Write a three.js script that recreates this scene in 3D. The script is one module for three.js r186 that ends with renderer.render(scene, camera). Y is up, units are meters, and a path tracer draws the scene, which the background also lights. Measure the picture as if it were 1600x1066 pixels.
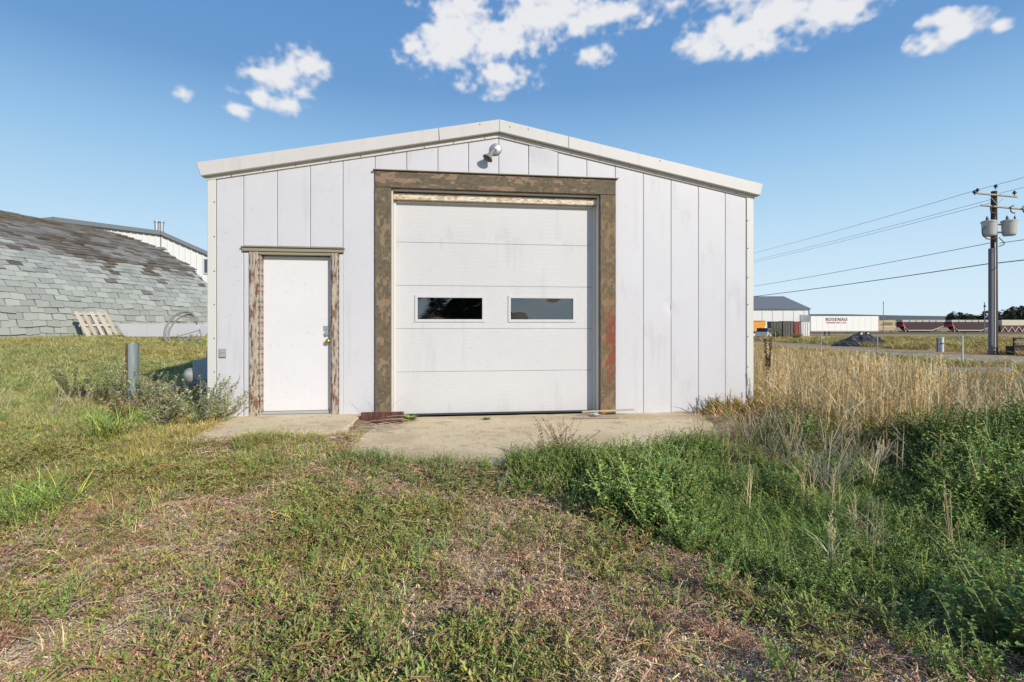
import * as THREE from 'three';
import { mergeGeometries } from 'three/addons/utils/BufferGeometryUtils.js';
import { FontLoader } from 'three/addons/loaders/FontLoader.js';
import { TextGeometry } from 'three/addons/geometries/TextGeometry.js';

// ---------------------------------------------------------------- random numbers and noise
function rng(seed) { let a = seed >>> 0; return () => { a = (a + 0x6d2b79f5) | 0; let t = Math.imul(a ^ (a >>> 15), 1 | a); t = (t + Math.imul(t ^ (t >>> 7), 61 | t)) ^ t; return ((t ^ (t >>> 14)) >>> 0) / 4294967296; }; }
function hash(x, y) { let h = Math.imul(x, 374761393) + Math.imul(y, 668265263) | 0; h = Math.imul(h ^ (h >>> 13), 1274126177); return ((h ^ (h >>> 16)) >>> 0) / 4294967296; }
function vnoise(x, y, p = 0) {
  const xi = Math.floor(x), yi = Math.floor(y), fx = x - xi, fy = y - yi, u = fx * fx * (3 - 2 * fx), v = fy * fy * (3 - 2 * fy);
  const w = p ? (n) => ((n % p) + p) % p : (n) => n;
  const x0 = w(xi), x1 = w(xi + 1), y0 = w(yi), y1 = w(yi + 1);
  return (hash(x0, y0) * (1 - u) + hash(x1, y0) * u) * (1 - v) + (hash(x0, y1) * (1 - u) + hash(x1, y1) * u) * v;
}
function fbm(x, y, o = 4, p = 0) { let s = 0, a = 0.5, n = 0; for (let i = 0; i < o; i++) { s += a * vnoise(x, y, p); n += a; a *= 0.5; x = x * 2 + (p ? 0 : 17.3); y = y * 2 + (p ? 0 : 9.1); p *= 2; } return s / n; }
const clamp = (x, a = 0, b = 1) => Math.min(b, Math.max(a, x));
const ss = (a, b, x) => { const t = clamp((x - a) / (b - a)); return t * t * (3 - 2 * t); };
const lerp = (a, b, t) => a + (b - a) * t;
const lin = (c) => { c /= 255; return c <= 0.04045 ? c / 12.92 : ((c + 0.055) / 1.055) ** 2.4; };

// ---------------------------------------------------------------- camera
const scene = new THREE.Scene();
const F = 820 / 1600, W = 1600, H = 1066;                       // focal length as a share of the picture width
const camera = new THREE.PerspectiveCamera(2 * Math.atan(H / 2 / (F * W)) * 180 / Math.PI, W / H, 0.1, 9000);
camera.position.set(0, 1.2, 0);
camera.lookAt(0, 1.2, -10);
camera.setViewOffset(W, H, 0, 22, W, H);                        // lens shifted down a little, so that upright edges stay upright

// ---------------------------------------------------------------- sky: clear air that pales towards the horizon, a few fair-weather clouds
const SW = 3072, SH = 1536, skyData = new Float32Array(SW * SH * 4);
{
  const stops = [[-90, 214, 232, 242], [0, 219, 238, 249], [4, 209, 233, 249], [10, 186, 220, 245], [17, 150, 195, 234], [24, 110, 158, 211], [32, 97, 146, 203], [50, 78, 124, 186], [90, 62, 104, 168]]
    .map(([e, r, g, b]) => [e, lin(r), lin(g), lin(b)]);
  // fair-weather clouds as lumps: azimuth (0 = ahead), height, half width, half height, in degrees
  const clouds = [
    [[-23.7, 23.6, 3.2, 1.8], [-21.6, 25.2, 2.1, 1.2], [-26, 21.6, 2.3, .7], [-23.1, 21.2, 1.8, .7], [-27.6, 20.1, 1.3, .6], [-32.1, 20.7, .6, .5]],
    [[-7, 27.8, 4.2, 2.2], [-2.8, 28.6, 5.2, 2.1], [3.5, 30.2, 7.6, 1.8], [10.4, 30.3, 4.4, 1.4], [-1.4, 25.5, 3.8, 1.5], [-6.9, 31, 3.3, 1.2], [9, 27.2, 1.6, .8], [-10.4, 27.9, 1.5, 1], [4, 33, 8, 2]],
    [[23.1, 27.3, 4, 1.9], [27.1, 27.8, 6, 2], [31.4, 27.5, 3.5, 1.3], [20.1, 26.5, 2.2, 1.1], [26, 25.7, 3.3, .9], [26, 30.5, 7, 1.6]],
    [[40.5, 23.2, 1.8, 1], [38.4, 23.1, 1.2, .7], [42.8, 22.8, .75, .35], [39.2, 24.4, 1.2, .5]],
  ];
  const r = rng(5);
  for (let az = 62; az < 320; az += 17 + 14 * r()) {                // the same kind of cloud goes on round the sky
    const el = 20 + 22 * r(), k = 0.5 + r(), lumps = [];
    for (let i = 0; i < 6; i++) lumps.push([az + (r() - .5) * 11 * k, el + (r() - .5) * 4 * k, (1.5 + 3.5 * r()) * k, (.7 + 1.2 * r()) * k]);
    clouds.push(lumps);
  }
  for (let j = 0; j < SH; j++) {
    const el = (j + 0.5) / SH * 180 - 90;
    let k = 0; while (k < stops.length - 2 && el > stops[k + 1][0]) k++;
    const a = stops[k], b = stops[k + 1], t = clamp((el - a[0]) / (b[0] - a[0]));
    for (let i = 0; i < SW; i++) {
      const phi = ((i + 0.5) / SW - 0.5) * 360;                 // three: u = atan2(z, x) / 2pi + 0.5
      let az = phi + 90; az = ((az + 180) % 360 + 360) % 360 - 180;   // ahead (-z) is phi = -90
      let rr = lerp(a[1], b[1], t), g = lerp(a[2], b[2], t), bb = lerp(a[3], b[3], t);
      if (el > 14 && el < 48) {
        let d = 0;
        for (const lumps of clouds) {
          let da = az - lumps[0][0]; da = ((da + 180) % 360 + 360) % 360 - 180;
          if (Math.abs(da) > 24) continue;
          for (const [la, le, lw, lh] of lumps) {
            let dx = az - la; dx = (((dx + 180) % 360 + 360) % 360 - 180) / (lw * 1.22); const dy = (el - le) / (lh * 1.25), q = dx * dx + dy * dy;
            if (q < 4) { const v = 1.25 - Math.sqrt(q); if (v > 0) { d = Math.max(d, v) + 0.12 * Math.min(d, v); } }
          }
        }
        if (d > 0) {
          const n = fbm(az * 0.55 + 40, el * 0.85, 6), n2 = fbm(az * 1.7 + 9, el * 2.2 + 3, 4);
          const dens = d * 1.1 + (n - 0.5) * 2.2 + (n2 - .5) * 1.0 - 0.2;
          const al = ss(-.1, 1.0, dens) * 0.97;
          rr = lerp(rr, 0.84, al); g = lerp(g, 0.845, al); bb = lerp(bb, 0.87, al);
        }
      }
      const o = (j * SW + i) * 4; skyData[o] = rr; skyData[o + 1] = g; skyData[o + 2] = bb; skyData[o + 3] = 1;
    }
  }
}
const sky = new THREE.DataTexture(skyData, SW, SH, THREE.RGBAFormat, THREE.FloatType);
sky.mapping = THREE.EquirectangularReflectionMapping; sky.magFilter = sky.minFilter = THREE.LinearFilter; sky.needsUpdate = true;
scene.background = sky; scene.environment = sky;

// ---------------------------------------------------------------- sun: behind the camera, over its shoulder, 28 degrees up
const sun = new THREE.DirectionalLight(new THREE.Color(1, 0.94, 0.83), 4.3);
sun.position.set(0.585, 0.469, 0.661).multiplyScalar(80);
sun.castShadow = true; sun.shadow.radius = 1.2; sun.shadow.mapSize.set(4096, 4096);
Object.assign(sun.shadow.camera, { left: -40, right: 40, top: 40, bottom: -40, near: 1, far: 260 });
scene.add(sun); scene.add(sun.target);
const renderer = new THREE.WebGLRenderer({ antialias: true });
renderer.toneMapping = THREE.LinearToneMapping; renderer.toneMappingExposure = 1;
renderer.shadowMap.enabled = true; renderer.setSize(1024, 682);

// ---------------------------------------------------------------- helpers
const names = new Map();
const numbered = (n) => { const k = names.get(n) || 0; names.set(n, k + 1); return k ? n + '_' + String(k).padStart(3, '0') : n; };
function thing(name, label, category, [x, y, z] = [0, 0, 0], turn = 0, group) {
  const o = new THREE.Group(); o.name = numbered(name); o.position.set(x, y, z); o.rotation.y = turn; o.userData = { label, category };
  if (group) o.userData.group = group; scene.add(o); return o;
}
function part(name, geo, mat, parent) {
  const m = new THREE.Mesh(Array.isArray(geo) ? merged(geo) : geo, mat); m.name = name; m.castShadow = m.receiveShadow = true; parent.add(m); return m;
}
function lone(name, geo, mat, label, category, group) {
  const m = part(numbered(name), geo, mat, scene); m.userData = { label, category }; if (group) m.userData.group = group; return m;
}
function struct(name, geo, mat, label, category) { const m = part(numbered(name), geo, mat, scene); m.userData = { kind: 'structure', label, category }; return m; }
function merged(list) {
  const all = list.map((g) => { const n = g.index ? g.toNonIndexed() : g; for (const k of Object.keys(n.attributes)) if (!['position', 'normal', 'uv', 'color'].includes(k)) n.deleteAttribute(k); return n; });
  const colored = all.some((g) => g.attributes.color);
  if (colored) for (const g of all) if (!g.attributes.color) g.setAttribute('color', new THREE.BufferAttribute(new Float32Array(g.attributes.position.count * 3).fill(1), 3));
  return mergeGeometries(all);
}
// a box given by its two corners, uv in metres, edges slightly chamfered
function box(x0, y0, z0, x1, y1, z1, b = 0) {
  if (b > 0) {
    const s = new THREE.Shape([[x0 + b, y0 + b], [x1 - b, y0 + b], [x1 - b, y1 - b], [x0 + b, y1 - b]].map((p) => new THREE.Vector2(...p)));
    const g = new THREE.ExtrudeGeometry(s, { depth: z1 - z0 - 2 * b, bevelEnabled: true, bevelThickness: b, bevelSize: b, bevelSegments: 1 }); g.translate(0, 0, z0 + b); return g;
  }
  const g = new THREE.BoxGeometry(x1 - x0, y1 - y0, z1 - z0); g.translate((x0 + x1) / 2, (y0 + y1) / 2, (z0 + z1) / 2);
  const p = g.attributes.position, n = g.attributes.normal, uv = g.attributes.uv;
  for (let i = 0; i < p.count; i++) Math.abs(n.getZ(i)) > .5 ? uv.setXY(i, p.getX(i), p.getY(i)) : Math.abs(n.getX(i)) > .5 ? uv.setXY(i, p.getZ(i), p.getY(i)) : uv.setXY(i, p.getX(i), p.getZ(i));
  return g;
}
function prism(points, z0, z1, b = 0, holes = []) {
  const s = new THREE.Shape(points.map((p) => new THREE.Vector2(...p)));
  for (const h of holes) s.holes.push(new THREE.Path(h.map((p) => new THREE.Vector2(...p))));
  const g = new THREE.ExtrudeGeometry(s, { depth: z1 - z0 - 2 * b, bevelEnabled: b > 0, bevelThickness: b, bevelSize: b, bevelOffset: -b, bevelSegments: 1, curveSegments: 8 });
  g.translate(0, 0, z0 + b); return g;
}
function localUV(g) { const uv = g.attributes.uv; let u = 1e9, v = 1e9; for (let i = 0; i < uv.count; i++) { u = Math.min(u, uv.getX(i)); v = Math.min(v, uv.getY(i)); } for (let i = 0; i < uv.count; i++) uv.setXY(i, uv.getX(i) - u, uv.getY(i) - v); return g; }
const V = (x, y, z) => new THREE.Vector3(x, y, z);
function rod(a, b, r0, r1 = r0, n = 8) {
  const d = V().subVectors(b, a), g = new THREE.CylinderGeometry(r1, r0, d.length(), n, 1);
  g.applyQuaternion(new THREE.Quaternion().setFromUnitVectors(V(0, 1, 0), d.clone().normalize())); g.translate((a.x + b.x) / 2, (a.y + b.y) / 2, (a.z + b.z) / 2); return g;
}
function tube(pts, r, seg = 24, n = 6) { return new THREE.TubeGeometry(new THREE.CatmullRomCurve3(pts), seg, r, n, false); }
function lathe(pts, n = 20) { return new THREE.LatheGeometry(pts.map((p) => new THREE.Vector2(...p)), n); }

// textures: fn(x, y) in 0..1 gives sRGB 0..255
function texture(w, h, fn, metresW, metresH) {
  const d = new Uint8Array(w * h * 4);
  for (let j = 0; j < h; j++) for (let i = 0; i < w; i++) { const c = fn((i + .5) / w, (j + .5) / h), o = (j * w + i) * 4; d[o] = clamp(c[0], 0, 255); d[o + 1] = clamp(c[1], 0, 255); d[o + 2] = clamp(c[2], 0, 255); d[o + 3] = 255; }
  const t = new THREE.DataTexture(d, w, h); t.wrapS = t.wrapT = THREE.RepeatWrapping; t.magFilter = t.minFilter = THREE.LinearFilter; t.colorSpace = THREE.SRGBColorSpace; t.repeat.set(1 / metresW, 1 / metresH); t.needsUpdate = true; return t;
}
function grey(w, h, fn, mw, mh) { const t = texture(w, h, (x, y) => { const v = 255 * fn(x, y); return [v, v, v]; }, mw, mh); t.colorSpace = THREE.NoColorSpace; return t; }
const mix3 = (a, b, t) => [lerp(a[0], b[0], t), lerp(a[1], b[1], t), lerp(a[2], b[2], t)];
const std = (c, rough = 0.85, extra = {}) => new THREE.MeshStandardMaterial({ color: Array.isArray(c) ? new THREE.Color().setRGB(...c) : c, roughness: rough, ...extra });

// ---------------------------------------------------------------- the lie of the land (Z is the distance ahead)
const A0 = Math.asin(0.1296), SHED = [-3.808, 0, -6.588];       // the shed's front corner and turn
const inPoly = (P, x, y) => { let c = false; for (let i = 0, j = P.length - 1; i < P.length; j = i++) if ((P[i][1] > y) !== (P[j][1] > y) && x < (P[j][0] - P[i][0]) * (y - P[i][1]) / (P[j][1] - P[i][1]) + P[i][0]) c = !c; return c; };
const APRON = [[-1.62, 6.95], [-1.66, 5.9], [-1.58, 4.78], [-0.9, 4.55], [-0.3, 4.42], [0.5, 4.5], [1.4, 4.66], [2.1, 5.3], [2.5, 6.3], [2.66, 7.5]];
const PAD = [[-3.62, 6.7], [-1.98, 6.95], [-1.86, 6.1], [-1.84, 5.42], [-2.5, 5.33], [-3.25, 5.24]];
const inShed = (X, Z, m = 0) => { const x = X - SHED[0], z = -Z - SHED[2], s = x * Math.cos(A0) - z * Math.sin(A0), d = -(x * Math.sin(A0) + z * Math.cos(A0)); return s > -m && s < 7.32 + m && d > -m && d < 9 + m; };
const distPoly = (P, x, y) => { let d = 1e9; for (let i = 0, j = P.length - 1; i < P.length; j = i++) { const [ax, ay] = P[j], [bx, by] = P[i], t = clamp(((x - ax) * (bx - ax) + (y - ay) * (by - ay)) / ((bx - ax) ** 2 + (by - ay) ** 2)); d = Math.min(d, Math.hypot(x - ax - t * (bx - ax), y - ay - t * (by - ay))); } return inPoly(P, x, y) ? -d : d; };
function land(X, Z) {
  let y = -0.24 * (1 - ss(3.2, 5.6, Z));
  y += 0.78 * ss(5.5, 20, Z) * ss(3.4, 9.5, -X) * (1 - 0.5 * ss(60, 200, Z));
  y -= 0.42 * ss(3, 13, X) * ss(3, 9, Z);
  y -= 0.3 * ss(60, 140, Z);
  const near = 1 - ss(25, 60, Math.hypot(X, Z));
  y += near * (0.11 * (fbm(X * 0.7 + 3, Z * 0.7, 3) - .5) + 0.05 * (fbm(X * 3.1, Z * 3.1, 3) - .5));
  if (X > 16 && X < 33 && Z > -40) { const r = ss(18.6, 20.4, X) * (1 - ss(28.6, 30.4, X)); y = lerp(y, -0.5 - 0.3 * ss(60, 140, Z), r); }
  if (Z > 3.5 && Z < 8.5 && X > -5 && X < 4.5) {
    const da = distPoly(APRON, X, Z), dp = distPoly(PAD, X, Z), drift = 0.045 * ss(1.7, 2.6, X + (fbm(X * 2, Z * 2, 3) - .5) * 1.2) ;
    if (da < .35) y = lerp(y, (da < 0 ? -0.05 : -0.02) + drift, 1 - ss(0.0, .35, da));
    if (da < -.15) y = Math.min(y, -.05 + drift);
    if (dp < .3) y = lerp(y, dp < -.06 ? -.02 : .05, 1 - ss(0, .3, dp));
  }
  if (inShed(X, Z, -.15)) y = -0.3;
  return y;
}

// ---------------------------------------------------------------- materials
const RW = rng(11), scuffs = Array.from({ length: 46 }, () => [RW(), RW(), (RW() - .3) * 1.2, .003 + .012 * RW(), RW()]);
const whiteTex = texture(1024, 1024, (x, y) => {
  let v = 1 + 0.025 * (fbm(x * 6, y * 6, 4, 6) - .5) + .015 * (fbm(x * 60, y * 60, 2, 60) - .5);
  for (const [sx, sy, a, l, k] of scuffs) { const dx = x - sx, dy = y - sy; if (dx * dx + dy * dy > .0004) continue; const u = dx * Math.cos(a) + dy * Math.sin(a), w = -dx * Math.sin(a) + dy * Math.cos(a); if (Math.abs(u) < l && Math.abs(w) < .0012) v -= .16 * k; }
  const st = ss(.62, .8, fbm(x * 24, y * 3, 4, 3 * 8)) * .03;
  return [200 * v - 190 * st, 198 * v - 195 * st, 202 * v - 210 * st];
}, 2.4, 2.4);
const doorTex = texture(512, 512, (x, y) => { let v = 1 + .02 * (fbm(x * 5, y * 5, 4, 5) - .5) + .012 * (fbm(x * 50, y * 50, 2, 50) - .5); if (fbm(x * 40 + 3, y * 40, 2, 40) > .87) v -= .08; return [217 * v, 214 * v, 216 * v]; }, 1.3, 1.3);
const M = {};
M.siding = std('#ffffff', .5, { map: whiteTex });
M.trimWhite = std([.62, .60, .56], .5);
M.fascia = std('#fffcf2', .48, { map: whiteTex });
M.garage = std('#fffffb', .5, { map: whiteTex, bumpMap: grey(512, 512, (x, y) => fbm(x * 8, y * 90, 3, 8), .6, .6), bumpScale: .0012 });
M.doorWhite = std('#ffffff', .45, { map: doorTex });
M.dark = std([.03, .03, .032], .9);
M.gasket = std([.05, .05, .055], .8);
M.galv = std([.42, .43, .43], .42, { metalness: .6 });
M.brass = std([.55, .38, .12], .35, { metalness: .9 });
M.roof = std([.6, .6, .6], .45);
M.glass = new THREE.MeshPhysicalMaterial({ color: 0xffffff, roughness: 0.0, transmission: 1, thickness: 0, ior: 2.5 });
const peel = (base, under, deep, cover, sx, sy, red) => (x, y) => {
  const s = fbm(x * sx, y * sy, 5), s2 = fbm(x * sx * 2.3 + 31, y * sy * 2.1 + 7, 4), fine = fbm(x * sx * 9, y * sy * 9, 2);
  let c = mix3(base, [base[0] * .82, base[1] * .82, base[2] * .82], ss(.35, .7, s2));
  c = mix3(c, under, ss(cover, cover + .045, s + .22 * (s2 - .5)) * .8);
  c = mix3(c, deep, ss(.66, .70, s2 + .25 * (s - .5)) * .75);
  if (red) c = mix3(c, [130, 62, 46], .8 * red(x, y, s2));
  const k = .88 + .24 * fine; return [c[0] * k, c[1] * k, c[2] * k];
};
M.brownH = std('#ffffff', .8, { map: texture(1024, 128, peel([104, 92, 73], [146, 118, 98], [150, 122, 88], .57, 26, 5), 3.3, .3) });
M.brownV = std('#ffffff', .8, { map: texture(96, 1024, peel([106, 94, 75], [140, 120, 96], [136, 110, 80], .60, 4, 34), .3, 3.3) });
M.brownR = std('#ffffff', .8, { map: texture(96, 1024, peel([112, 96, 72], [136, 112, 84], [130, 102, 70], .58, 4, 34, (x, y, n) => { const yy = y * 3.3; return ss(.5, .6, n + .15 * Math.exp(-(((yy - .75) / .3) ** 2)) + .12 * Math.exp(-(((yy - 1.25) / .3) ** 2))) * Math.exp(-(((yy - .95) / .5) ** 4)) * ss(.1, .3, x) * (1 - ss(.62, .75, x)); }), .3, 3.3) });
M.jambWood = std('#ffffff', .85, { map: texture(64, 1024, peel([178, 166, 150], [112, 72, 56], [92, 58, 46], .60, 5, 14), .2, 2.3) });
M.stopWood = std('#ffffff', .8, { map: texture(1024, 64, peel([222, 208, 190], [200, 176, 136], [164, 130, 96], .58, 30, 3), 3, .12) });
M.headCap = std([.27, .24, .17], .8);
M.greyWood = std('#ffffff', .9, { map: texture(512, 128, (x, y) => { const g = fbm(x * 5, y * 40, 4), v = 120 + 100 * (g - .35); return [v * 1.02, v * .97, v * .9]; }, 2, .2) });

// ================================================================ THE SHED
const fTop = (s) => 3.965 - 0.1928 * Math.abs(s - 3.66), fBot = (s) => fTop(s) - 0.165;
const shed = thing('metal_shed', 'white metal clad shed with low gable and a brown framed garage door', 'shed', SHED, A0);
{
  const D = 9;
  // structural wall behind the cladding, with openings
  const doorHole = [[.60, -.2], [1.50, -.2], [1.50, 2.13], [.60, 2.13]], garageHole = [[2.245, -.2], [5.06, -.2], [5.06, 3.03], [2.245, 3.03]];
  const front = prism([[.03, -.25], [.60, -.25], [.60, 2.13], [1.50, 2.13], [1.50, -.25], [2.245, -.25], [2.245, 3.03], [5.06, 3.03], [5.06, -.25], [7.29, -.25], [7.29, fBot(7.29) - .03], [3.66, fBot(3.66) - .03], [.03, fBot(.03) - .03]], -.2, -.024);
  part('front_wall', front, std([.3, .3, .3], .8), shed);
  // siding panels: pan edges turned back, faces not quite flat
  const panel = (s0, s1, yb, top, dents = [], seed = 0) => {
    const g = .0018, a = s0 + g, b = s1 - g, us = [0, .001, .009], vs = [0, .001, .008], nx = 5;
    const cols = [a, a + .001, a + .008]; for (let i = 1; i < nx; i++) cols.push(lerp(a + .008, b - .008, i / nx)); cols.push(b - .008, b - .001, b);
    const h = Math.max(4, Math.round((top((s0 + s1) / 2) - yb) / .09)), rows = [0, .002, .012]; for (let i = 1; i < h; i++) rows.push(lerp(.012, .988, i / h)); rows.push(.988, .998, 1);
    const P = [], UV = [], I = [], nc = cols.length, nr = rows.length;
    for (let j = 0; j < nr; j++) for (let i = 0; i < nc; i++) {
      const s = cols[i], y = lerp(yb, top(s), rows[j]), e = Math.min(i, nc - 1 - i), q = Math.min(j, nr - 1 - j);
      let z = e === 0 || q === 0 ? -.022 : e === 1 || q === 1 ? -.002 : .0045 * (fbm(s * 1.1 + seed * 7.7, y * .75 + seed * 3, 3) - .5) + .0015 * (fbm(s * 7, y * 2 + seed, 2) - .5);
      if (e > 0 && q > 0) for (const [ds, dy, rs, ry, dz] of dents) z += dz * Math.exp(-(((s - ds) / rs) ** 2) - ((y - dy) / ry) ** 2);
      P.push(s, y, z); UV.push(s + seed * .37, y + seed * .61);
    }
    for (let j = 0; j < nr - 1; j++) for (let i = 0; i < nc - 1; i++) { const k = j * nc + i; I.push(k, k + 1, k + nc, k + 1, k + nc + 1, k + nc); }
    const geo = new THREE.BufferGeometry(); geo.setAttribute('position', new THREE.Float32BufferAttribute(P, 3)); geo.setAttribute('uv', new THREE.Float32BufferAttribute(UV, 2)); geo.setIndex(I); geo.computeVertexNormals(); return geo;
  };
  const top = (s) => fBot(s) - .01;
  const edges = [.09]; for (let k = -8; k <= 8; k++) edges.push(3.66 + .406 * k); edges.push(7.225);
  for (let i = 0; i < edges.length - 1; i++) {
    const a = edges[i], b = edges[i + 1], mid = (a + b) / 2;
    if (mid > 2.036 && mid < 5.284) part('wall_panel', panel(a, b, 3.262, i === 10 ? (s) => top(s) - .05 * ss(a, a + .1, s) * (1 - ss(b - .25, b, s)) - .006 : top, i === 10 ? [[mid, 3.62, .25, .1, .02]] : [], i), M.siding, shed);
    else if (mid > .41 && mid < 1.63) part('wall_panel', panel(a, b, 2.226, top, [], i), M.siding, shed);
    else part('wall_panel', panel(a, b, -.12, top, i === 14 ? [[b - .01, 1.47, .035, .05, -.016]] : i === 15 ? [[a + .01, 1.46, .04, .06, -.016]] : [], i), M.siding, shed);
  }
  part('wall_panel', panel(.413, .490, -.1, () => 2.155, [], 31), M.siding, shed);
  part('wall_panel', panel(1.576, 1.637, -.1, () => 2.155, [], 32), M.siding, shed);
  for (const [a, b] of [[-.012, .086], [7.229, 7.334]]) part('corner_trim', [box(a, -.14, -.02, b, fBot(a) + .01, .014, .004), box(a < 1 ? a : b - .02, -.14, -.11, a < 1 ? a + .02 : b, fBot(a) + .01, -.022)], M.trimWhite, shed);
  // rake boards and the strip under them
  const rake = (s0, s1, slant0, slant1) => prism([[s0 + slant0, fBot(s0)], [s1 + slant1, fBot(s1)], [s1, fTop(s1)], [s0, fTop(s0)]], -.03, .085, .006);
  part('rake_board', rake(-.115, 2.852, .055, .012), M.fascia, shed);
  part('rake_board', rake(2.858, 3.659, .012, 0), M.fascia, shed);
  part('rake_board', rake(3.661, 4.60, 0, 0), M.fascia, shed);
  part('rake_board', rake(4.603, 7.435, 0, -.04), M.fascia, shed);
  const strip = (s0, s1) => prism([[s0, fBot(s0) - .055], [s1, fBot(s1) - .055], [s1, fBot(s1) - .004], [s0, fBot(s0) - .004]], -.015, .022, .003);
  part('rake_strip', strip(-.02, 3.659), M.trimWhite, shed); part('rake_strip', strip(3.661, 7.345), M.trimWhite, shed);
  const screws = [];
  const screw = (x, y, z) => { const g = new THREE.CylinderGeometry(.008, .009, .006, 8); g.rotateX(Math.PI / 2); g.translate(x, y, z); screws.push(g); };
  for (let s = .25; s < 7.2; s += .4) screw(s + .03 * hash(s * 10 | 0, 3), fBot(s) - .034 - .006 * hash(s * 9 | 0, 1), .025);
  for (let y = .2; y < 3; y += .42) { screw(.072, y + .05 * hash(y * 10 | 0, 9), .017); screw(7.243, y + .07 * hash(y * 10 | 0, 5), .017); }
  for (const [s, y] of [[3.8, 3.87], [4.05, 3.85], [3.4, 3.88], [5.9, 3.5]]) screw(s, y, .087);
  part('screws', screws, std([.16, .15, .15], .6), shed).userData.kind = 'stuff';
  // roof, side and back walls, floor
  for (const k of [-1, 1]) {
    const xe = 3.66 + k * 3.76, g = prism([[3.66, 3.945], [xe, 3.945 - .1928 * 3.76], [xe, 3.905 - .1928 * 3.76], [3.66, 3.905]], -D - .1, -.031);
    const ribs = []; for (let z = .4; z < D; z += .6) ribs.push(prism([[3.66 + k * .03, 3.962], [xe, 3.962 - .1928 * 3.73], [xe, 3.94 - .1928 * 3.73], [3.66 + k * .03, 3.94]], -z - .02, -z + .02));
    const r = part('roof', g, M.roof, shed); part('roof_ribs', ribs, M.roof, r).userData.kind = 'stuff';
  }
  for (const x of [0.002, 7.318]) {
    const c = x < 1 ? x + .05 : x - .05, w = part('side_wall', box(c - .03, -.25, -D, c + .03, fBot(0) + .03, -.205), M.gasket, shed);
    for (let k = 0; k < 22; k++) part('wall_panel', box(x < 1 ? x : x - .018, -.14, -.115 - (k + 1) * .402, x < 1 ? x + .018 : x, fBot(0) + .02, -.12 - k * .402, .003), M.siding, w);
  }
  part('back_wall', prism([[0, -.25], [7.32, -.25], [7.32, fBot(7.32)], [3.66, fBot(3.66)], [0, fBot(0)]], -D - .06, -D - .002), M.siding, shed);
  part('floor', box(.09, -.25, -D + .01, 7.23, -.03, -.21), std([.15, .14, .13], .9), shed);

  // ---- walk-through door
  const fr = part('door_frame', localUV(merged([box(.488, .062, -.02, .598, 2.152, .026, .004), box(.603, .07, -.11, .622, 2.13, .004, .003)])), M.jambWood, shed);
  part('jamb', localUV(merged([box(1.494, .062, -.02, 1.575, 2.152, .026, .004), box(1.476, .07, -.11, 1.491, 2.13, .004, .003)])), M.jambWood, fr);
  part('door_head', [box(.60, 2.12, -.11, 1.498, 2.152, .02, .003), box(.405, 2.158, -.02, 1.645, 2.205, .034, .004), box(.395, 2.207, -.02, 1.655, 2.219, .055, .003)], M.headCap, fr);
  part('sill', [box(.60, .0, -.14, 1.495, .078, .01, .006), box(.622, .08, -.11, 1.475, .112, -.048, .004)], std([.42, .39, .34], .7), fr);
  const dr = part('door', box(.626, .116, -.115, 1.472, 2.112, -.072, .004), M.doorWhite, shed);
  const hasp = [box(1.372, 1.145, -.072, 1.455, 1.215, -.064, .002), box(1.44, 1.16, -.066, 1.49, 1.2, -.052, .002)];
  part('hasp', hasp, M.galv, dr);
  const sh = new THREE.TorusGeometry(.016, .004, 6, 14, Math.PI); sh.translate(1.415, 1.128, -.05);
  const lockBody = box(-.022, -.045, -.012, .022, 0, .012, .004); lockBody.rotateZ(.3); lockBody.translate(1.408, 1.13, -.05);
  part('padlock', [sh, lockBody], M.galv, dr);
  const knob = lathe([[0, 0], [.034, 0], [.034, .006], [.014, .01], [.013, .03], [.028, .04], [.031, .055], [.024, .066], [0, .068]], 18); knob.rotateX(Math.PI / 2); knob.translate(1.435, 1.015, -.072);
  part('door_knob', knob, M.brass, dr);

  // ---- overhead garage door in its brown timber frame
  const gf = part('garage_frame', localUV(box(2.038, 3.022, -.02, 5.282, 3.236, .03, .005)), M.brownH, shed);
  part('frame_post', localUV(box(2.038, -.04, -.02, 2.243, 3.018, .032, .005)), M.brownV, gf);
  part('frame_post', localUV(box(5.062, -.02, -.02, 5.282, 3.018, .032, .005)), M.brownR, gf).userData.label = 'brown post with worn red paint showing';
  part('drip_cap', box(2.015, 3.24, -.02, 5.315, 3.252, .058, .003), M.headCap, gf);
  part('jamb_lining', [box(2.243, -.06, -.2, 2.262, 3.018, -.022, .002), box(5.043, -.06, -.2, 5.06, 3.018, -.022, .002), box(2.262, 3.0, -.2, 5.043, 3.019, -.022, .002)], M.trimWhite, gf);
  part('stop_board', localUV(box(2.262, 2.895, -.135, 5.042, 2.978, -.075, .005)), M.stopWood, gf);
  part('weather_strip', [box(2.263, 0, -.165, 2.295, 2.89, -.14, .003), box(5.008, 0, -.165, 5.042, 2.89, -.14, .003), box(2.3, 2.868, -.168, 5.0, 2.893, -.137, .003)], M.trimWhite, gf);
  const gd = part('garage_door', box(2.27, .004, -.172, 5.035, .03, -.168), M.gasket, shed);   // bottom seal
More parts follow.
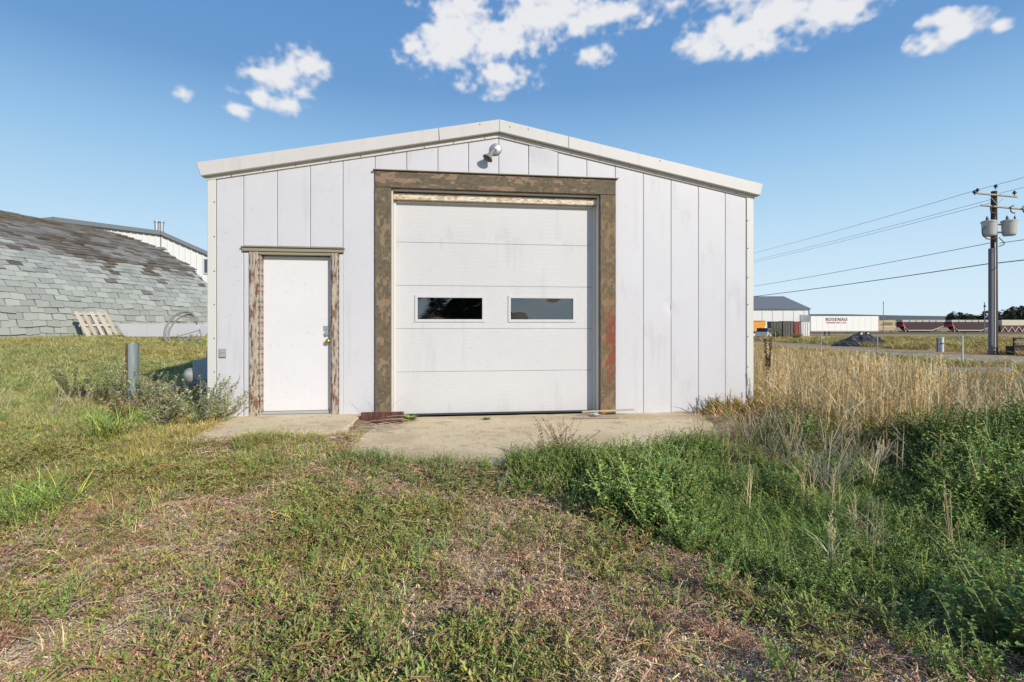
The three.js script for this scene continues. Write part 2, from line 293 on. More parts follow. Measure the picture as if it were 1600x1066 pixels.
  for (let k = 0; k < 5; k++) {
    const y0 = .012 + k * .583, y1 = y0 + .580, x0 = 2.268, x1 = 5.037, holes = [];
    const w = [[2.573, 3.453], [3.841, 4.728]];
    if (k === 2) for (const [a, b] of w) holes.push([[a, 1.30], [b, 1.30], [b, 1.60], [a, 1.60]]);
    const pn = part('door_section', prism([[x0, y0], [x1, y0], [x1, y1], [x0, y1]], -.215, -.170, .003, holes), M.garage, gd);
    if (k === 2) for (const [a, b] of w) {
      const fr2 = prism([[a - .034, 1.266], [b + .034, 1.266], [b + .034, 1.634], [a - .034, 1.634]], -.1695, -.157, .004, [[[a + .004, 1.304], [b - .004, 1.304], [b - .004, 1.596], [a + .004, 1.596]]]);
      part('window_frame', fr2, M.garage, pn);
      const pane = new THREE.PlaneGeometry(b - a, .3, 8, 3); { const p = pane.attributes.position; for (let i = 0; i < p.count; i++) p.setZ(i, .006 * Math.sin(p.getX(i) * 6 + a) * Math.cos(p.getY(i) * 9)); pane.computeVertexNormals(); }
      pane.translate((a + b) / 2, 1.45, -.19); part('window_pane', pane, M.glass, pn);
    }
  }
  // ---- lamp under the gable, switch box by the corner
  const [lx, ly] = [3.62, 3.585];
  const base = lathe([[0, 0], [.08, 0], [.08, .012], [.06, .034], [0, .04]], 22); base.rotateX(Math.PI / 2); base.translate(lx, ly, .004);
  const lamp = part('wall_lamp', base, M.galv, shed);
  const kn = new THREE.SphereGeometry(.03, 14, 10); kn.translate(lx - .02, ly - .008, .06);
  part('swivel', [kn, rod(V(lx, ly, .03), V(lx - .02, ly - .008, .06), .016, .016)], M.galv, lamp);
  const holder = lathe([[.026, 0], [.03, .012], [.032, .08], [.044, .115], [.07, .15], [.072, .155], [.066, .152], [.034, .1], [0, .09]], 22);
  holder.applyQuaternion(new THREE.Quaternion().setFromUnitVectors(V(0, 1, 0), V(-.52, -.8, .16).normalize())); holder.translate(lx - .035, ly - .025, .065);
  part('lamp_holder', holder, std([.2, .2, .2], .6), lamp);
  const sb = part('switch_box', box(.128, .815, .003, .206, .925, .022, .004), std([.28, .27, .25], .55), shed);
  part('cover_plate', [box(.134, .875, .0225, .2, .919, .027, .002), box(.134, .822, .0225, .2, .868, .027, .002)], std([.36, .35, .32], .5), sb);
}

// ================================================================ GROUND, SLABS, ROAD
const groundY = (X, Z) => land(X, Z);
const axis = (lo, hi, fineLo, fineHi, step, grow) => { const v = []; for (let x = fineLo; x <= fineHi + 1e-6; x += step) v.push(x); let d = step; for (let x = fineHi; x < hi;) { d *= grow; x = Math.min(hi, x + d); v.push(x); } d = step; for (let x = fineLo; x > lo;) { d *= grow; x = Math.max(lo, x - d); v.unshift(x); } return v; };
const soilTex = texture(1024, 1024, (x, y) => {
  const a = fbm(x * 10, y * 10, 5, 10), b = fbm(x * 70, y * 70, 3, 70), c = fbm(x * 200, y * 200, 2, 200);
  let col = mix3([158, 132, 104], [206, 182, 150], ss(.3, .7, a));
  if (c > .62) col = mix3(col, [206, 194, 176], .7); if (c < .33) col = mix3(col, [74, 60, 48], .6);
  const k = .75 + .5 * b; return [col[0] * k, col[1] * k, col[2] * k];
}, 1.7, 1.7);
const soilBump = grey(1024, 1024, (x, y) => .6 * fbm(x * 90, y * 90, 3, 90) + .4 * fbm(x * 20, y * 20, 3, 20), 1.7, 1.7);
// where the ground is lawn, dry gravel, sand or field (0..1 each) - also steers what grows on it
const bushEdge = (X, Z) => (Z - (4.05 - 1.05 * (X - .1))) * .69 + (fbm(X * 1.6 + 8, Z * 1.6, 3) - .5) * .75;   // above 0: the tall green weeds
const lawnAt = (X, Z) => ss(-.3, 1.2, (-X - 2.3) * .8 + (Z - 4.0) * .75 + (fbm(X * .9, Z * .9 + 4, 3) - .5) * 2.2);
const bushAt = (X, Z) => ss(0, .5, bushEdge(X, Z)) * ss(-.1, .5, X - .2) * (1 - ss(4.7, 5.4, Z + (fbm(X * .9, 3 + Z, 2) - .5) * 1.2 - .14 * Math.max(0, X - 2.6))) * (1 - ss(16, 20, X));
const fieldAt = (X, Z) => ss(2.4, 3.2, X - (Z > 7 ? 0 : .0) + (fbm(X, Z, 2) - .5) * .6) * ss(4.6, 5.4, Z + (fbm(X * .9, 3 + Z, 2) - .5) * 1.2 - .14 * Math.max(0, X - 2.6));
{
  const xs = axis(-2500, 2600, -13, 13, .13, 1.09), zs = axis(-300, 4200, .2, 13, .13, 1.09), nx = xs.length, nz = zs.length;
  const P = new Float32Array(nx * nz * 3), UV = new Float32Array(nx * nz * 2), C = new Float32Array(nx * nz * 3), I = [];
  zs.forEach((Z, j) => xs.forEach((X, i) => {
    const k = j * nx + i; P.set([X, land(X, Z), -Z], k * 3); UV.set([X, -Z], k * 2);
    const la = lawnAt(X, Z), bu = bushAt(X, Z), fi = fieldAt(X, Z), n = fbm(X * 1.3, Z * 1.3, 4);
    let c = mix3([1, .96, .92], [.8, .73, .66], ss(.35, .65, n));
    c = mix3(c, [.62, .62, .34], la * .75); c = mix3(c, [.5, .47, .34], bu * .8); c = mix3(c, [.95, .86, .6], fi * .7);
    if (X > 30 || X < -40) c = fbm(X * .05 + 3, Z * .05, 4) > .5 ? [.72, .72, .42] : [.95, .84, .56];   // grass and stubble in patches across the road and behind the hall
    C.set(c, k * 3);
  }));
  for (let j = 0; j < nz - 1; j++) for (let i = 0; i < nx - 1; i++) { const k = j * nx + i; I.push(k, k + 1, k + nx, k + 1, k + nx + 1, k + nx); }
  const g = new THREE.BufferGeometry(); g.setAttribute('position', new THREE.BufferAttribute(P, 3)); g.setAttribute('uv', new THREE.BufferAttribute(UV, 2)); g.setAttribute('color', new THREE.BufferAttribute(C, 3)); g.setIndex(I); g.computeVertexNormals();
  struct('ground', g, std('#ffffff', .95, { map: soilTex, bumpMap: soilBump, bumpScale: .012, vertexColors: true }), 'uneven weedy ground around the shed', 'ground');
}
const slabTex = texture(1024, 1024, (x, y) => {
  const a = fbm(x * 5, y * 5, 5, 5), b = fbm(x * 110, y * 110, 2, 110), d = fbm(x * 22, y * 22, 4, 22);
  let c = mix3([214, 194, 158], [196, 174, 138], ss(.35, .7, a));
  c = mix3(c, [164, 142, 110], ss(.62, .74, d) * .4); if (b > .78) c = mix3(c, [128, 112, 92], .5); if (b < .18) c = mix3(c, [226, 212, 188], .5);
  return c;
}, 2.2, 2.2);
const slabMat = std('#ffffff', .92, { map: slabTex, bumpMap: grey(512, 512, (x, y) => fbm(x * 60, y * 60, 3, 60), 1.1, 1.1), bumpScale: .004 });
function slab(P, y0, y1) {                                        // chipped edge: extra corners along the outline
  const Q = []; P.forEach((p, i) => { const q = P[(i + 1) % P.length], n = Math.max(1, Math.round(Math.hypot(q[0] - p[0], q[1] - p[1]) / .12)); for (let k = 0; k < n; k++) { const X = lerp(p[0], q[0], k / n), Z = lerp(p[1], q[1], k / n), j = (fbm(X * 5, Z * 5, 3) - .5) * .07; Q.push([X + j, Z + j * .6]); } });
  const g = prism(Q.map(([X, Z]) => [X, Z]), y0, y1, .012); g.rotateX(-Math.PI / 2); return g;
}
struct('concrete_apron', slab(APRON, -.16, 0), slabMat, 'sandy concrete apron before the garage door', 'concrete slab');
struct('door_pad', slab(PAD, -.1, .07), slabMat, 'small raised concrete pad before the walk-through door', 'concrete slab');
{
  const xs = [20.4, 21.5, 22.8, 24.5, 26.2, 27.5, 28.6], zs = axis(-60, 600, 0, 60, 1.5, 1.15), P = [], UV = [], I = [];
  zs.forEach((Z) => xs.forEach((X, i) => { const w = i === 0 || i === 6 ? (fbm(X, Z * .4, 3) - .5) * 1.2 : 0; P.push(X + w, -.485 - .3 * ss(60, 140, Z) + (i === 0 || i === 6 ? -.05 : .02 * Math.sin(i)), -Z); UV.push(X, Z); }));
  for (let j = 0; j < zs.length - 1; j++) for (let i = 0; i < 6; i++) { const k = j * 7 + i; I.push(k, k + 1, k + 7, k + 1, k + 8, k + 7); }
  const g = new THREE.BufferGeometry(); g.setAttribute('position', new THREE.Float32BufferAttribute(P, 3)); g.setAttribute('uv', new THREE.Float32BufferAttribute(UV, 2)); g.setIndex(I); g.computeVertexNormals();
  struct('gravel_road', g, std('#ffffff', .95, { map: texture(512, 512, (x, y) => { const a = fbm(x * 6, y * 6, 4, 6), b = fbm(x * 90, y * 90, 2, 90), v = .8 + .25 * a + .2 * (b - .5); return [186 * v, 166 * v, 140 * v]; }, 6, 6) }), 'pale gravel road beyond the wire fence', 'road');
}

// ================================================================ LEFT: the shingled arch, the ribbed hall, yard things
{
  const dx = .237, dz = .9715, L0 = -21, Ra = 14, Rb = 6.8, T1 = 23, T0 = 2, Y0 = .45;   // axis runs away along (dx, -dz)
  const arch = thing('arched_building', 'big arched building covered in weathered grey green shingles', 'building', [0, 0, 0], 0);
  const sg = (v, e) => Math.sign(v) * Math.abs(v) ** e, prof = (a) => [L0 - Ra + Ra * sg(Math.cos(a), 1.15), Y0 + Rb * Math.sin(a) ** .82];
  const W3 = (l, t, y) => [l * dz + t * dx, y, -(t * dz - l * dx)];
  // arc length table
  const tab = [0]; const N = 1200; for (let i = 1; i <= N; i++) { const p = prof((i - 1) / N * Math.PI), q = prof(i / N * Math.PI); tab.push(tab[i - 1] + Math.hypot(q[0] - p[0], q[1] - p[1])); }
  const angle = (s) => { let a = 0, b = N; while (b - a > 1) { const m = (a + b) >> 1; tab[m] > s ? (b = m) : (a = m); } return (a + (s - tab[a]) / (tab[b] - tab[a])) / N * Math.PI; };
  const P = [], I = [], n = 72;
  for (let i = 0; i <= n; i++) { const [l, y] = prof(i / n * Math.PI); P.push(...W3(l, T0, y), ...W3(l, T1, y)); if (i < n) { const k = i * 2; I.push(k, k + 1, k + 2, k + 1, k + 3, k + 2); } }
  const g = new THREE.BufferGeometry(); g.setAttribute('position', new THREE.Float32BufferAttribute(P, 3)); g.setIndex(I); g.computeVertexNormals();
  part('arch_roof', g, std([.11, .095, .08], .95), arch);
  for (const t of [T0 + .05, T1 - .05]) { const Q = [W3(L0 - Ra, t, -.3)], J = []; for (let i = 0; i <= n; i++) { const [l, y] = prof(i / n * Math.PI); Q.push(W3(l, t, y)); if (i) J.push(0, i, i + 1); } const e = new THREE.BufferGeometry(); e.setAttribute('position', new THREE.Float32BufferAttribute(Q.flat(), 3)); e.setIndex(J); e.computeVertexNormals(); part('end_wall', e, std([.3, .29, .26], .9), arch); }
  // shingles
  const ex = .25, wd = .47, total = tab[N], singles = [], rest = [], r = rng(77);
  const tones = [[.36, .375, .33], [.325, .34, .30], [.30, .31, .28], [.39, .40, .36], [.25, .25, .225]].map((c) => std(c, .9)), worn = [[.23, .215, .195], [.18, .16, .135], [.27, .255, .23], [.13, .10, .07], [.20, .19, .17]].map((c) => std(c, .95));
  for (let c = 0; c < total * .62 / ex; c++) for (let k = 0; k < (T1 - T0 - 2) / wd; k++) {
    const t = T0 + 2 + (k + (c % 2) * .5 + (r() - .5) * .05) * wd, s = c * ex; if (t > T1 - .2) continue;
    const high = s / 17, wear = fbm(t * .5 + 3, s * .55, 4), moss = fbm(t * 1.1 + 50, s * 1.4 + 9, 3), old = ss(.17, .29, high + (wear - .5) * .34);
    if (old < .5 && r() < .02 + .07 * ss(.55, .7, wear)) continue;                          // lost shingles show the felt
    const a = angle(s), [l, y] = prof(a), a2 = angle(Math.min(s + ex * 1.16, total - .01)), [l2, y2] = prof(a2);
    const nx = Math.cos(a) / Ra, ny = Math.sin(a) / Rb, nl = Math.hypot(nx, ny), lift = (.032 + .02 * r() + .05 * (moss > .6 ? r() : 0));
    const w = wd - .02 - .012 * r(), tl = (r() - .5) * .05, drop = (r() - .5) * .07;
    const pts = []; for (const [tt, ll, yy, th] of [[t, l, y, 1], [t + w, l, y, 1], [t + w, l2, y2, .25], [t, l2, y2, .25]]) for (const up of [.15, 1]) { const h = lift * th * up, sl = th === 1 ? drop + tl * (tt > t ? 1 : -1) : 0; pts.push(W3(ll + nx / nl * h + sl * ny / nl * .5, tt, yy + ny / nl * h - sl * nx / nl)); }
    // corners: 0,1 bottom-left lo/hi, 2,3 bottom-right, 4,5 top-right, 6,7 top-left
    const f = [[1, 3, 5, 7], [0, 2, 3, 1], [2, 4, 5, 3], [6, 0, 1, 7]], pos = []; for (const [A, B, C2, D2] of f) pos.push(...pts[A], ...pts[B], ...pts[C2], ...pts[A], ...pts[C2], ...pts[D2]);
    const bg = new THREE.BufferGeometry(); bg.setAttribute('position', new THREE.Float32BufferAttribute(pos, 3)); bg.computeVertexNormals();
    const wornOne = r() < old || (moss > .66 && high > .12 && r() < .6), mat = wornOne ? worn[moss > .58 ? (r() < .5 ? 3 : 1) : (r() * 5) | 0] : tones[r() < .07 ? 4 : (r() * 4) | 0];
    const cx = pts[1], px = 800 + 820 * cx[0] / -cx[2], py = 511 - 820 * (cx[1] - 1.2) / -cx[2];
    const seen = px > -4 && px < 324 && py < 528, size = seen ? (wornOne ? .3 : 1) / (-cx[2]) * (1 - .8 * high) : 0;
    singles.push({ bg, mat, size });
  }
  singles.sort((p, q) => q.size - p.size);
  singles.forEach((o, i) => { if (i < 300) part('shingle', o.bg, o.mat, arch); else { let L = rest.find((x) => x.mat === o.mat); if (!L) rest.push(L = { mat: o.mat, list: [] }); L.list.push(o.bg); } });
  const pos = [], col = [];
  for (const L of rest) for (const b of L.list) { const a = b.attributes.position; pos.push(...a.array); for (let i = 0; i < a.count; i++) col.push(L.mat.color.r, L.mat.color.g, L.mat.color.b); }
  const rg = new THREE.BufferGeometry(); rg.setAttribute('position', new THREE.Float32BufferAttribute(pos, 3)); rg.setAttribute('color', new THREE.Float32BufferAttribute(col, 3)); rg.computeVertexNormals();
  part('shingles', rg, std('#ffffff', .93, { vertexColors: true }), arch).userData.kind = 'stuff';
}
{ // ribbed white hall behind the arch, turned towards the yard
  const Z = 52, C = [-550 * Z / 820, -Z], turn = Math.atan2(-C[0], Z), u = [Math.cos(turn), -Math.sin(turn)];
  const at = (px, py) => { const rx = (px - 800) / 820, t = (C[0] * u[1] - C[1] * u[0]) / (rx * u[1] + u[0]), x = (t * rx - C[0]) * u[0] + (-t - C[1]) * u[1]; return [x, 1.2 + (511 - py) * t / 820]; };
  const o = thing('steel_hall', 'white ribbed steel hall with grey roof edge behind the arched building', 'building', [C[0], 0, C[1]], turn);
  const p = [at(0, 700), at(430, 700), at(430, 446), at(251, 368), at(84, 347), at(0, 356)]; p[0][1] = p[1][1] = -1;
  part('wall', prism(p, -14, 0), std([.60, .60, .59], .6), o);
  const tall = (x) => { const L = [p[5], p[4], p[3], p[2]]; for (let i = 0; i < 3; i++) if (x <= L[i + 1][0]) return lerp(L[i][1], L[i + 1][1], (x - L[i][0]) / (L[i + 1][0] - L[i][0])); return p[2][1]; };
  const ribMat = std([.64, .64, .63], .6);
  for (let x = p[5][0] + .2; x < p[2][0] - .1; x += .5) part('rib', prism([[x - .06, 0], [x + .06, 0], [x + .06, tall(x) - .02], [x - .06, tall(x) - .02]], .003, .09, .012), ribMat, o);
  for (const [a, b] of [[p[5], p[4]], [p[4], p[3]], [p[3], p[2]]]) part('roof_edge', prism([[a[0], a[1]], [b[0], b[1]], [b[0], b[1] + .42], [a[0], a[1] + .42]], -14.2, .35, .02), std([.11, .125, .15], .5), o);
  const [wx, wy] = at(317, 428), win = part('window', box(wx, wy, .092, wx + .95, wy + 1.6, .16, .01), std([.5, .5, .5], .5), o);
  part('pane', box(wx + .1, wy + .1, .162, wx + .85, wy + 1.5, .17), std([.05, .065, .085], .15), win);
  const [fx, fy] = at(248.5, 367);
  for (const q of [-.22, .22]) part('flue', [rod(V(fx + q, fy - .2, -.6), V(fx + q, fy + 1.3, -.6), .18, .18, 12), rod(V(fx + q, fy + 1.3, -.6), V(fx + q, fy + 1.44, -.6), .24, .24, 12)], M.galv, o);
  const [dx, dy] = at(251, 391), dish = lathe([[0, .24], [.34, .2], [.55, .0], [.5, 0], [0, .1]], 16); dish.translate(dx, dy, .6); part('yard_light', [dish, rod(V(dx, dy + .2, .02), V(dx, dy + .2, .6), .05), rod(V(dx, dy + .2, .05), V(dx, dy + 1.6, .05), .04)], std([.2, .2, .2], .6), o);
}
{ // pallet leaning on the arch
  const X = -15.5, Z = 19.9, o = thing('wooden_pallet', 'pale wooden pallet leaning against the shingled wall', 'pallet', [X, land(X, Z) - .03, -Z]);
  const wood = [[.55, .46, .36], [.50, .41, .31], [.58, .50, .40]].map((c) => std(c, .9));
  o.rotation.order = 'YXZ'; o.rotation.set(-.62, 1.28, 0);
  [-.6, -.33, -.06, .2, .46].forEach((x, i) => part('slat', box(x, 0, .045, x + .135, 1.22, .068, .003), wood[i % 3], o));
  [.04, .56, 1.08].forEach((y, i) => part('stringer', box(-.6, y, -.045, .6, y + .1, .044, .003), wood[(i + 1) % 3], o));
  [-.45, 0, .35].forEach((x, i) => part('slat', box(x, 0, -.07, x + .12, 1.22, -.047, .003), wood[i % 3], o));
}
{ // white sheet metal trough
  const Z = 18.6, o = thing('metal_trough', 'long white sheet metal trough lying on the lawn by the pallet', 'trough', [-12.5, land(-12.6, Z) + .1, -Z], -.05);
  const q = [[-1.42, .46], [-1.12, 0], [1.42, 0], [1.62, .22], [1.5, .46]];
  part('side_panel', prism(q, .16, .2, .006), M.siding, o); part('side_panel', prism(q.map(([x, y]) => [x, y]), -.36, -.32, .006), M.siding, o);
  part('bottom_panel', box(-1.1, .01, -.32, 1.4, .045, .16, .004), M.siding, o);
}
{ // bent pipe hoop on a small frame
  const Z = 16.9, Y = land(-10.45, Z), o = thing('metal_hoop', 'bent grey metal hoop with crossed bars lying on the lawn beside the trough', 'hoop', [-10.55, Y, -Z]);
  const m = std([.26, .235, .21], .7), ring = []; for (let i = 0; i <= 26; i++) { const a = .35 + i / 26 * 5.5; ring.push(V(-.06 + .5 * Math.cos(a) * 1.0, .5 + .52 * Math.sin(a), .12 - .3 * Math.sin(a) + .06 * Math.cos(a))); }
  part('hoop', tube(ring, .036, 60, 7), m, o);
  const ring2 = ring.map((p) => V(p.x * .9 + .03, p.y * .92 - .01, p.z - .07)); part('hoop', tube(ring2, .026, 60, 6), m, o);
  part('bar', rod(V(-.3, .03, .28), V(.62, .16, .12), .022), m, o); part('bar', rod(V(-.12, .22, .2), V(.42, .42, -.1), .016), m, o); part('bar', rod(V(.1, .02, .35), V(-.1, .28, .2), .018), m, o); part('bar', rod(V(.42, .46, -.1), V(.66, .02, .1), .022), m, o); part('bar', rod(V(-.5, .55, 0), V(-.62, .02, .05), .008), m, o);
}
{ // pipe post
  const [X, Z] = [-5.5, 7.6], y = land(X, Z);
  const t = texture(128, 512, (x, y2) => { const s = fbm(x * 4, y2 * 6, 5), e = fbm(x * 14 + 3, y2 * 5, 4); const rust = ss(.38, .55, s * .55 + (.34 * Math.exp(-(((x - .975) / .03) ** 2)) + .3 * Math.exp(-(((x - .91) / .04) ** 2))) * (.6 + .8 * e) + .12 * e + (y2 < .3 ? .04 : 0)); return mix3(mix3([150, 160, 160], [118, 130, 132], e), mix3([150, 92, 52], [96, 62, 44], e), rust); }, 1, 1);
  const o = thing('pipe_post', 'upright grey steel pipe post streaked with rust beside the shed', 'post', [X, y, -Z]);
  part('pipe', new THREE.CylinderGeometry(.082, .084, 1.1, 28, 1, true).translate(0, .42, 0), std('#ffffff', .55, { map: t, metalness: .2, side: THREE.DoubleSide }), o);
  part('rim', new THREE.TorusGeometry(.08, .006, 6, 28).rotateX(Math.PI / 2).translate(0, .97, 0), M.galv, o);
  part('fill', new THREE.CircleGeometry(.078, 24).rotateX(-Math.PI / 2).translate(0, .94, 0), std([.3, .28, .25], .95), o);
}
{ // gas meter by the side wall
  const [X, Z] = [-4.45, 7.35], y = land(X, Z), o = thing('gas_meter', 'blue grey gas meter and regulator standing by the side wall of the shed', 'gas meter', [X, y, -Z]);
  const m = std([.27, .34, .38], .55);
  part('riser_pipe', [rod(V(.14, -.05, 0), V(.14, .42, 0), .06, .06, 16), rod(V(.14, .42, 0), V(.14, .47, 0), .075, .075, 16)], m, o);
  const reg = lathe([[0, -.05], [.06, -.05], [.1, -.02], [.1, .02], [.06, .05], [.03, .09], [0, .09]], 18); reg.rotateX(Math.PI / 2 - .3); reg.translate(-.02, .53, .06); part('regulator', reg, std([.3, .3, .27], .6), o);
  part('meter_body', [box(.02, .45, -.12, .27, .74, .1, .03)], m, o);
  part('outlet_pipe', tube([V(.2, .74, 0), V(.2, .86, 0), V(.3, .9, -.02), V(.55, .9, -.05)], .022, 16, 8), m, o);
  part('ground_pipe', tube([V(.14, 0, .02), V(-.3, .04, .12), V(-.7, .0, .16)], .05, 14, 8), std([.06, .11, .24], .5), o);
}
{
  const [X, Z] = [-5.85, 8.5], y = land(X, Z), p = lone('wooden_plank', box(-.95, 0, -.1, .75, .07, .1, .006), M.greyWood, 'weathered grey plank lying behind the rusty pipe post', 'plank'); p.position.set(X, y + .14, -Z); p.rotation.set(.05, .12, .07);
  const q = lone('wooden_plank', box(-.5, 0, -.06, .4, .09, .06, .006), M.greyWood, 'short thick timber offcut under the weathered plank', 'plank'); q.position.set(X + .1, y + .02, -Z - .02); q.rotation.y = -.3;
  const c = thing('paint_can', 'small dark can lying in the weeds at the end of the plank', 'can', [-6.9, land(-6.9, 8.3) + .09, -8.3], .5);
  part('can_body', new THREE.CylinderGeometry(.1, .1, .2, 20).rotateZ(Math.PI / 2 - .3), std([.03, .05, .06], .5), c); part('lid', new THREE.CylinderGeometry(.092, .092, .012, 20).rotateZ(Math.PI / 2 - .3).translate(-.103, .03, 0), std([.10, .22, .27], .4), c);
}

// ================================================================ RIGHT: fence, pole, yard and railway
const fl = (Z) => -.47 - .3 * ss(60, 140, Z);
{
  const f = thing('wire_fence', 'slack wire fence on thin grey posts along the gravel road', 'fence', [17.6, land(17.6, 20.5), -20.5]);
  const spots = [[16.5, 15.2], [17.6, 20.5], [19.5, 28], [21.2, 36], [22.6, 45], [24.2, 56]], at = ([X, Z], h) => V(X - 17.6, land(X, Z) + h - land(17.6, 20.5), -Z + 20.5);
  spots.forEach((s, i) => part('post', [rod(at(s, -.1), at(s, 1.22), .033, .033, 10), rod(at(s, 1.22), at(s, 1.25), .04, .02, 10)], std(i === 1 ? [.55, .55, .53] : [.33, .34, .34], .5), f));
  for (const h of [1.15, .8, .45]) for (let i = 0; i < spots.length - 1; i++) { const a = at(spots[i], h), b = at(spots[i + 1], h), m = a.clone().lerp(b, .5); m.y -= .05; part('wire', tube([a, m, b], .004, 8, 4), M.galv, f); }
}
const poleBase = [29.4, land(29.4, 32), -32];
{
  const o = thing('utility_pole', 'dark wooden power pole with two crossarms and twin transformers', 'utility pole', poleBase), y = (py) => 1.2 + (511 - py) * 32 / 820 - poleBase[1], x = (px) => (px - 1557) * 32 / 820;
  const pw = std('#ffffff', .9, { map: texture(64, 512, (u, v) => { const g = fbm(u * 10, v * 3, 4), k = 52 + 46 * (g - .4); return [k * 1.1, k * .86, k * .74]; }, 1, 1) });
  part('pole', rod(V(0, -.4, 0), V(0, y(299), 0), .2, .15, 14), pw, o);
  const arm = (px0, px1, py0, py1, z) => rod(V(x(px0), y(py0), z), V(x(px1), y(py1), z), .062, .062, 4);
  const aw = std([.42, .40, .30], .9);
  const c1 = part('crossarm', arm(1522, 1588, 303, 309, .2), aw, o), c2 = part('crossarm', arm(1532, 1606, 322, 329, .2), aw, o);
  const ins = (px, py, p) => part('insulator', lathe([[0, -.12], [.03, -.12], [.03, -.02], [.1, 0], [.1, .08], [.05, .11], [.07, .15], [0, .18]], 12).translate(x(px), y(py), .2), std([.025, .022, .03], .3), p);
  ins(1526.5, 300, c1); ins(1555, 294, c1); ins(1584, 304, c1); ins(1522, 303, c1);
  for (const px of [1548, 1579, 1598]) part('cutout', tube([V(x(px) + .12, y(323), .25), V(x(px) - .12, y(325), .3), V(x(px) - .08, y(333), .3), V(x(px) + .14, y(335), .3)], .035, 14, 6), std([.04, .04, .05], .4), c2);
  part('brace', rod(V(x(1548), y(310), .2), V(0, y(320), .17), .02), M.galv, o); part('brace', rod(V(x(1566), y(312), .2), V(0, y(322), .17), .02), M.galv, o);
  for (const [px, py] of [[1545, 358], [1576, 357]]) {
    const can = lathe([[0, -.48], [.28, -.48], [.32, -.42], [.35, -.3], [.38, .34], [.42, .36], [.42, .42], [.3, .48], [0, .5]], 20).translate(x(px), y(py), .2);
    const t = part('transformer', can, std([.42, .42, .40], .5), o);
    for (const q of [-.24, 0, .24]) part('bushing', lathe([[0, 0], [.045, 0], [.07, .06], [.04, .1], [.06, .14], [.03, .2], [.02, .26], [0, .27]], 10).translate(x(px) + q, y(py) + .46, .2 + (q ? .1 : -.1)), std([.03, .03, .04], .3), t);
    part('bracket', [box(Math.min(x(px), 0), y(py) + .18, .02, Math.max(x(px), 0), y(py) + .27, .08), box(Math.min(x(px), 0), y(py) - .3, .02, Math.max(x(px), 0), y(py) - .21, .08)], std([.4, .36, .34], .6), t);
  }
  part('drip_loop', [tube([V(x(1540), y(352), .3), V(x(1532), y(362), .3), V(x(1538), y(374), .3), V(x(1550), y(374), .25), V(x(1556), y(370), .2)], .03, 20, 6), tube([V(x(1560), y(372), .2), V(x(1567), y(382), .25), V(x(1560), y(386), .2)], .025, 14, 6)], std([.02, .02, .025], .5), o);
  part('conduit', rod(V(x(1550) - .02, 0, .12), V(x(1550) - .02, y(389), .12), .13, .13, 10), std([.12, .12, .14], .7), o);
  part('ground_wire', rod(V(x(1553.6), 0, .22), V(x(1553.6), y(380), .22), .035, .035, 6), std([.6, .58, .56], .5), o);
}
{ // lines: along the road to the next pole far behind the shed, and on past the camera
  const k = (px, py, Z) => V((px - 800) * Z / 820, 1.2 + (511 - py) * Z / 820, -Z), sag = (a, b, d) => { const p = []; for (let i = 0; i <= 20; i++) { const t = i / 20, q = a.clone().lerp(b, t); q.y -= 4 * d * t * (1 - t); p.push(q); } return p; };
  const wm = std([.10, .10, .11], .5), far = (px, py) => k(px, py, 92);
  const line = (label, r, p) => lone('overhead_wire', tube(p, r, 60, 5), wm, label, 'wire', 'power lines on the pole');
  line('thin bare power wire on the pole-top insulator of the upper crossarm', .013, sag(k(1526.5, 297, 32), far(1090, 415), .35));
  line('thin bare power wire tied below the upper crossarm', .012, sag(k(1548, 312, 32), far(1090, 425), .3));
  line('thin bare power wire reaching the lower crossarm', .012, sag(k(1549, 317, 32), far(1090, 427.5), .3));
  line('twisted service wire that leaves the pole below the transformers', .02, sag(k(1551, 379, 32), far(1060, 463), .35));
  line('thick black cable, the lowest on the pole', .03, sag(k(1553, 411, 32), far(1000, 479), .45));
  const past = (px, py, X, Y) => [k(px, py, 32), V(X, Y, 14)];
  line('bare power wire from the upper crossarm running on over the near road', .012, sag(...past(1526.5, 297, 28, 10.2), .5));
  line('bare power wire from the pole top running on over the near road', .012, sag(...past(1562, 302, 30.5, 10.0), .5));
  line('service wire below the transformers running on over the near road', .02, sag(...past(1562, 380, 29.6, 6.8), .5));
  line('thick black lowest cable running on over the near road', .03, sag(...past(1560, 411, 29.4, 5.6), .3));
}
const px2 = (px, Z) => (px - 800) * Z / 820, py2 = (py, Z) => 1.2 + (511 - py) * Z / 820;
{ // big white warehouse with grey roof
  const Z = 110, X1 = px2(1264, Z), o = thing('warehouse', 'large white warehouse with a grey hipped metal roof across the road', 'building', [X1, fl(Z), -Z]);
  const y0 = fl(Z), ev = py2(483, Z) - y0, rd = py2(463, 120) - y0, Lx = -42;
  part('wall', box(Lx, 0, -20, 0, ev, 0), std([.66, .66, .66], .6), o);
  for (let x = -1; x > -36; x -= 2.2) part('wall_rib', box(x, 0, .002, x + .1, ev - .02, .06), std([.6, .6, .6], .6), o);
  const P = [[Lx, ev, .5], [.4, ev, .5], [-.1, rd, -10], [Lx, rd, -10], [.4, ev, -20.5], [Lx, ev, -20.5]], I = [0, 1, 2, 0, 2, 3, 3, 2, 4, 3, 4, 5, 1, 4, 2]; const g = new THREE.BufferGeometry(); g.setAttribute('position', new THREE.Float32BufferAttribute(I.flatMap((i) => P[i]), 3)); g.computeVertexNormals();
  part('roof', g, std([.17, .175, .185], .6), o);
  part('overhead_door', box(-1.85, py2(503, Z) - y0, .01, -.05, py2(492, Z) - y0, .1), std([.3, .31, .33], .6), o);
  part('downpipe', rod(V(.05, 0, .1), V(.05, ev, .1), .08), std([.3, .3, .32], .6), o);
}
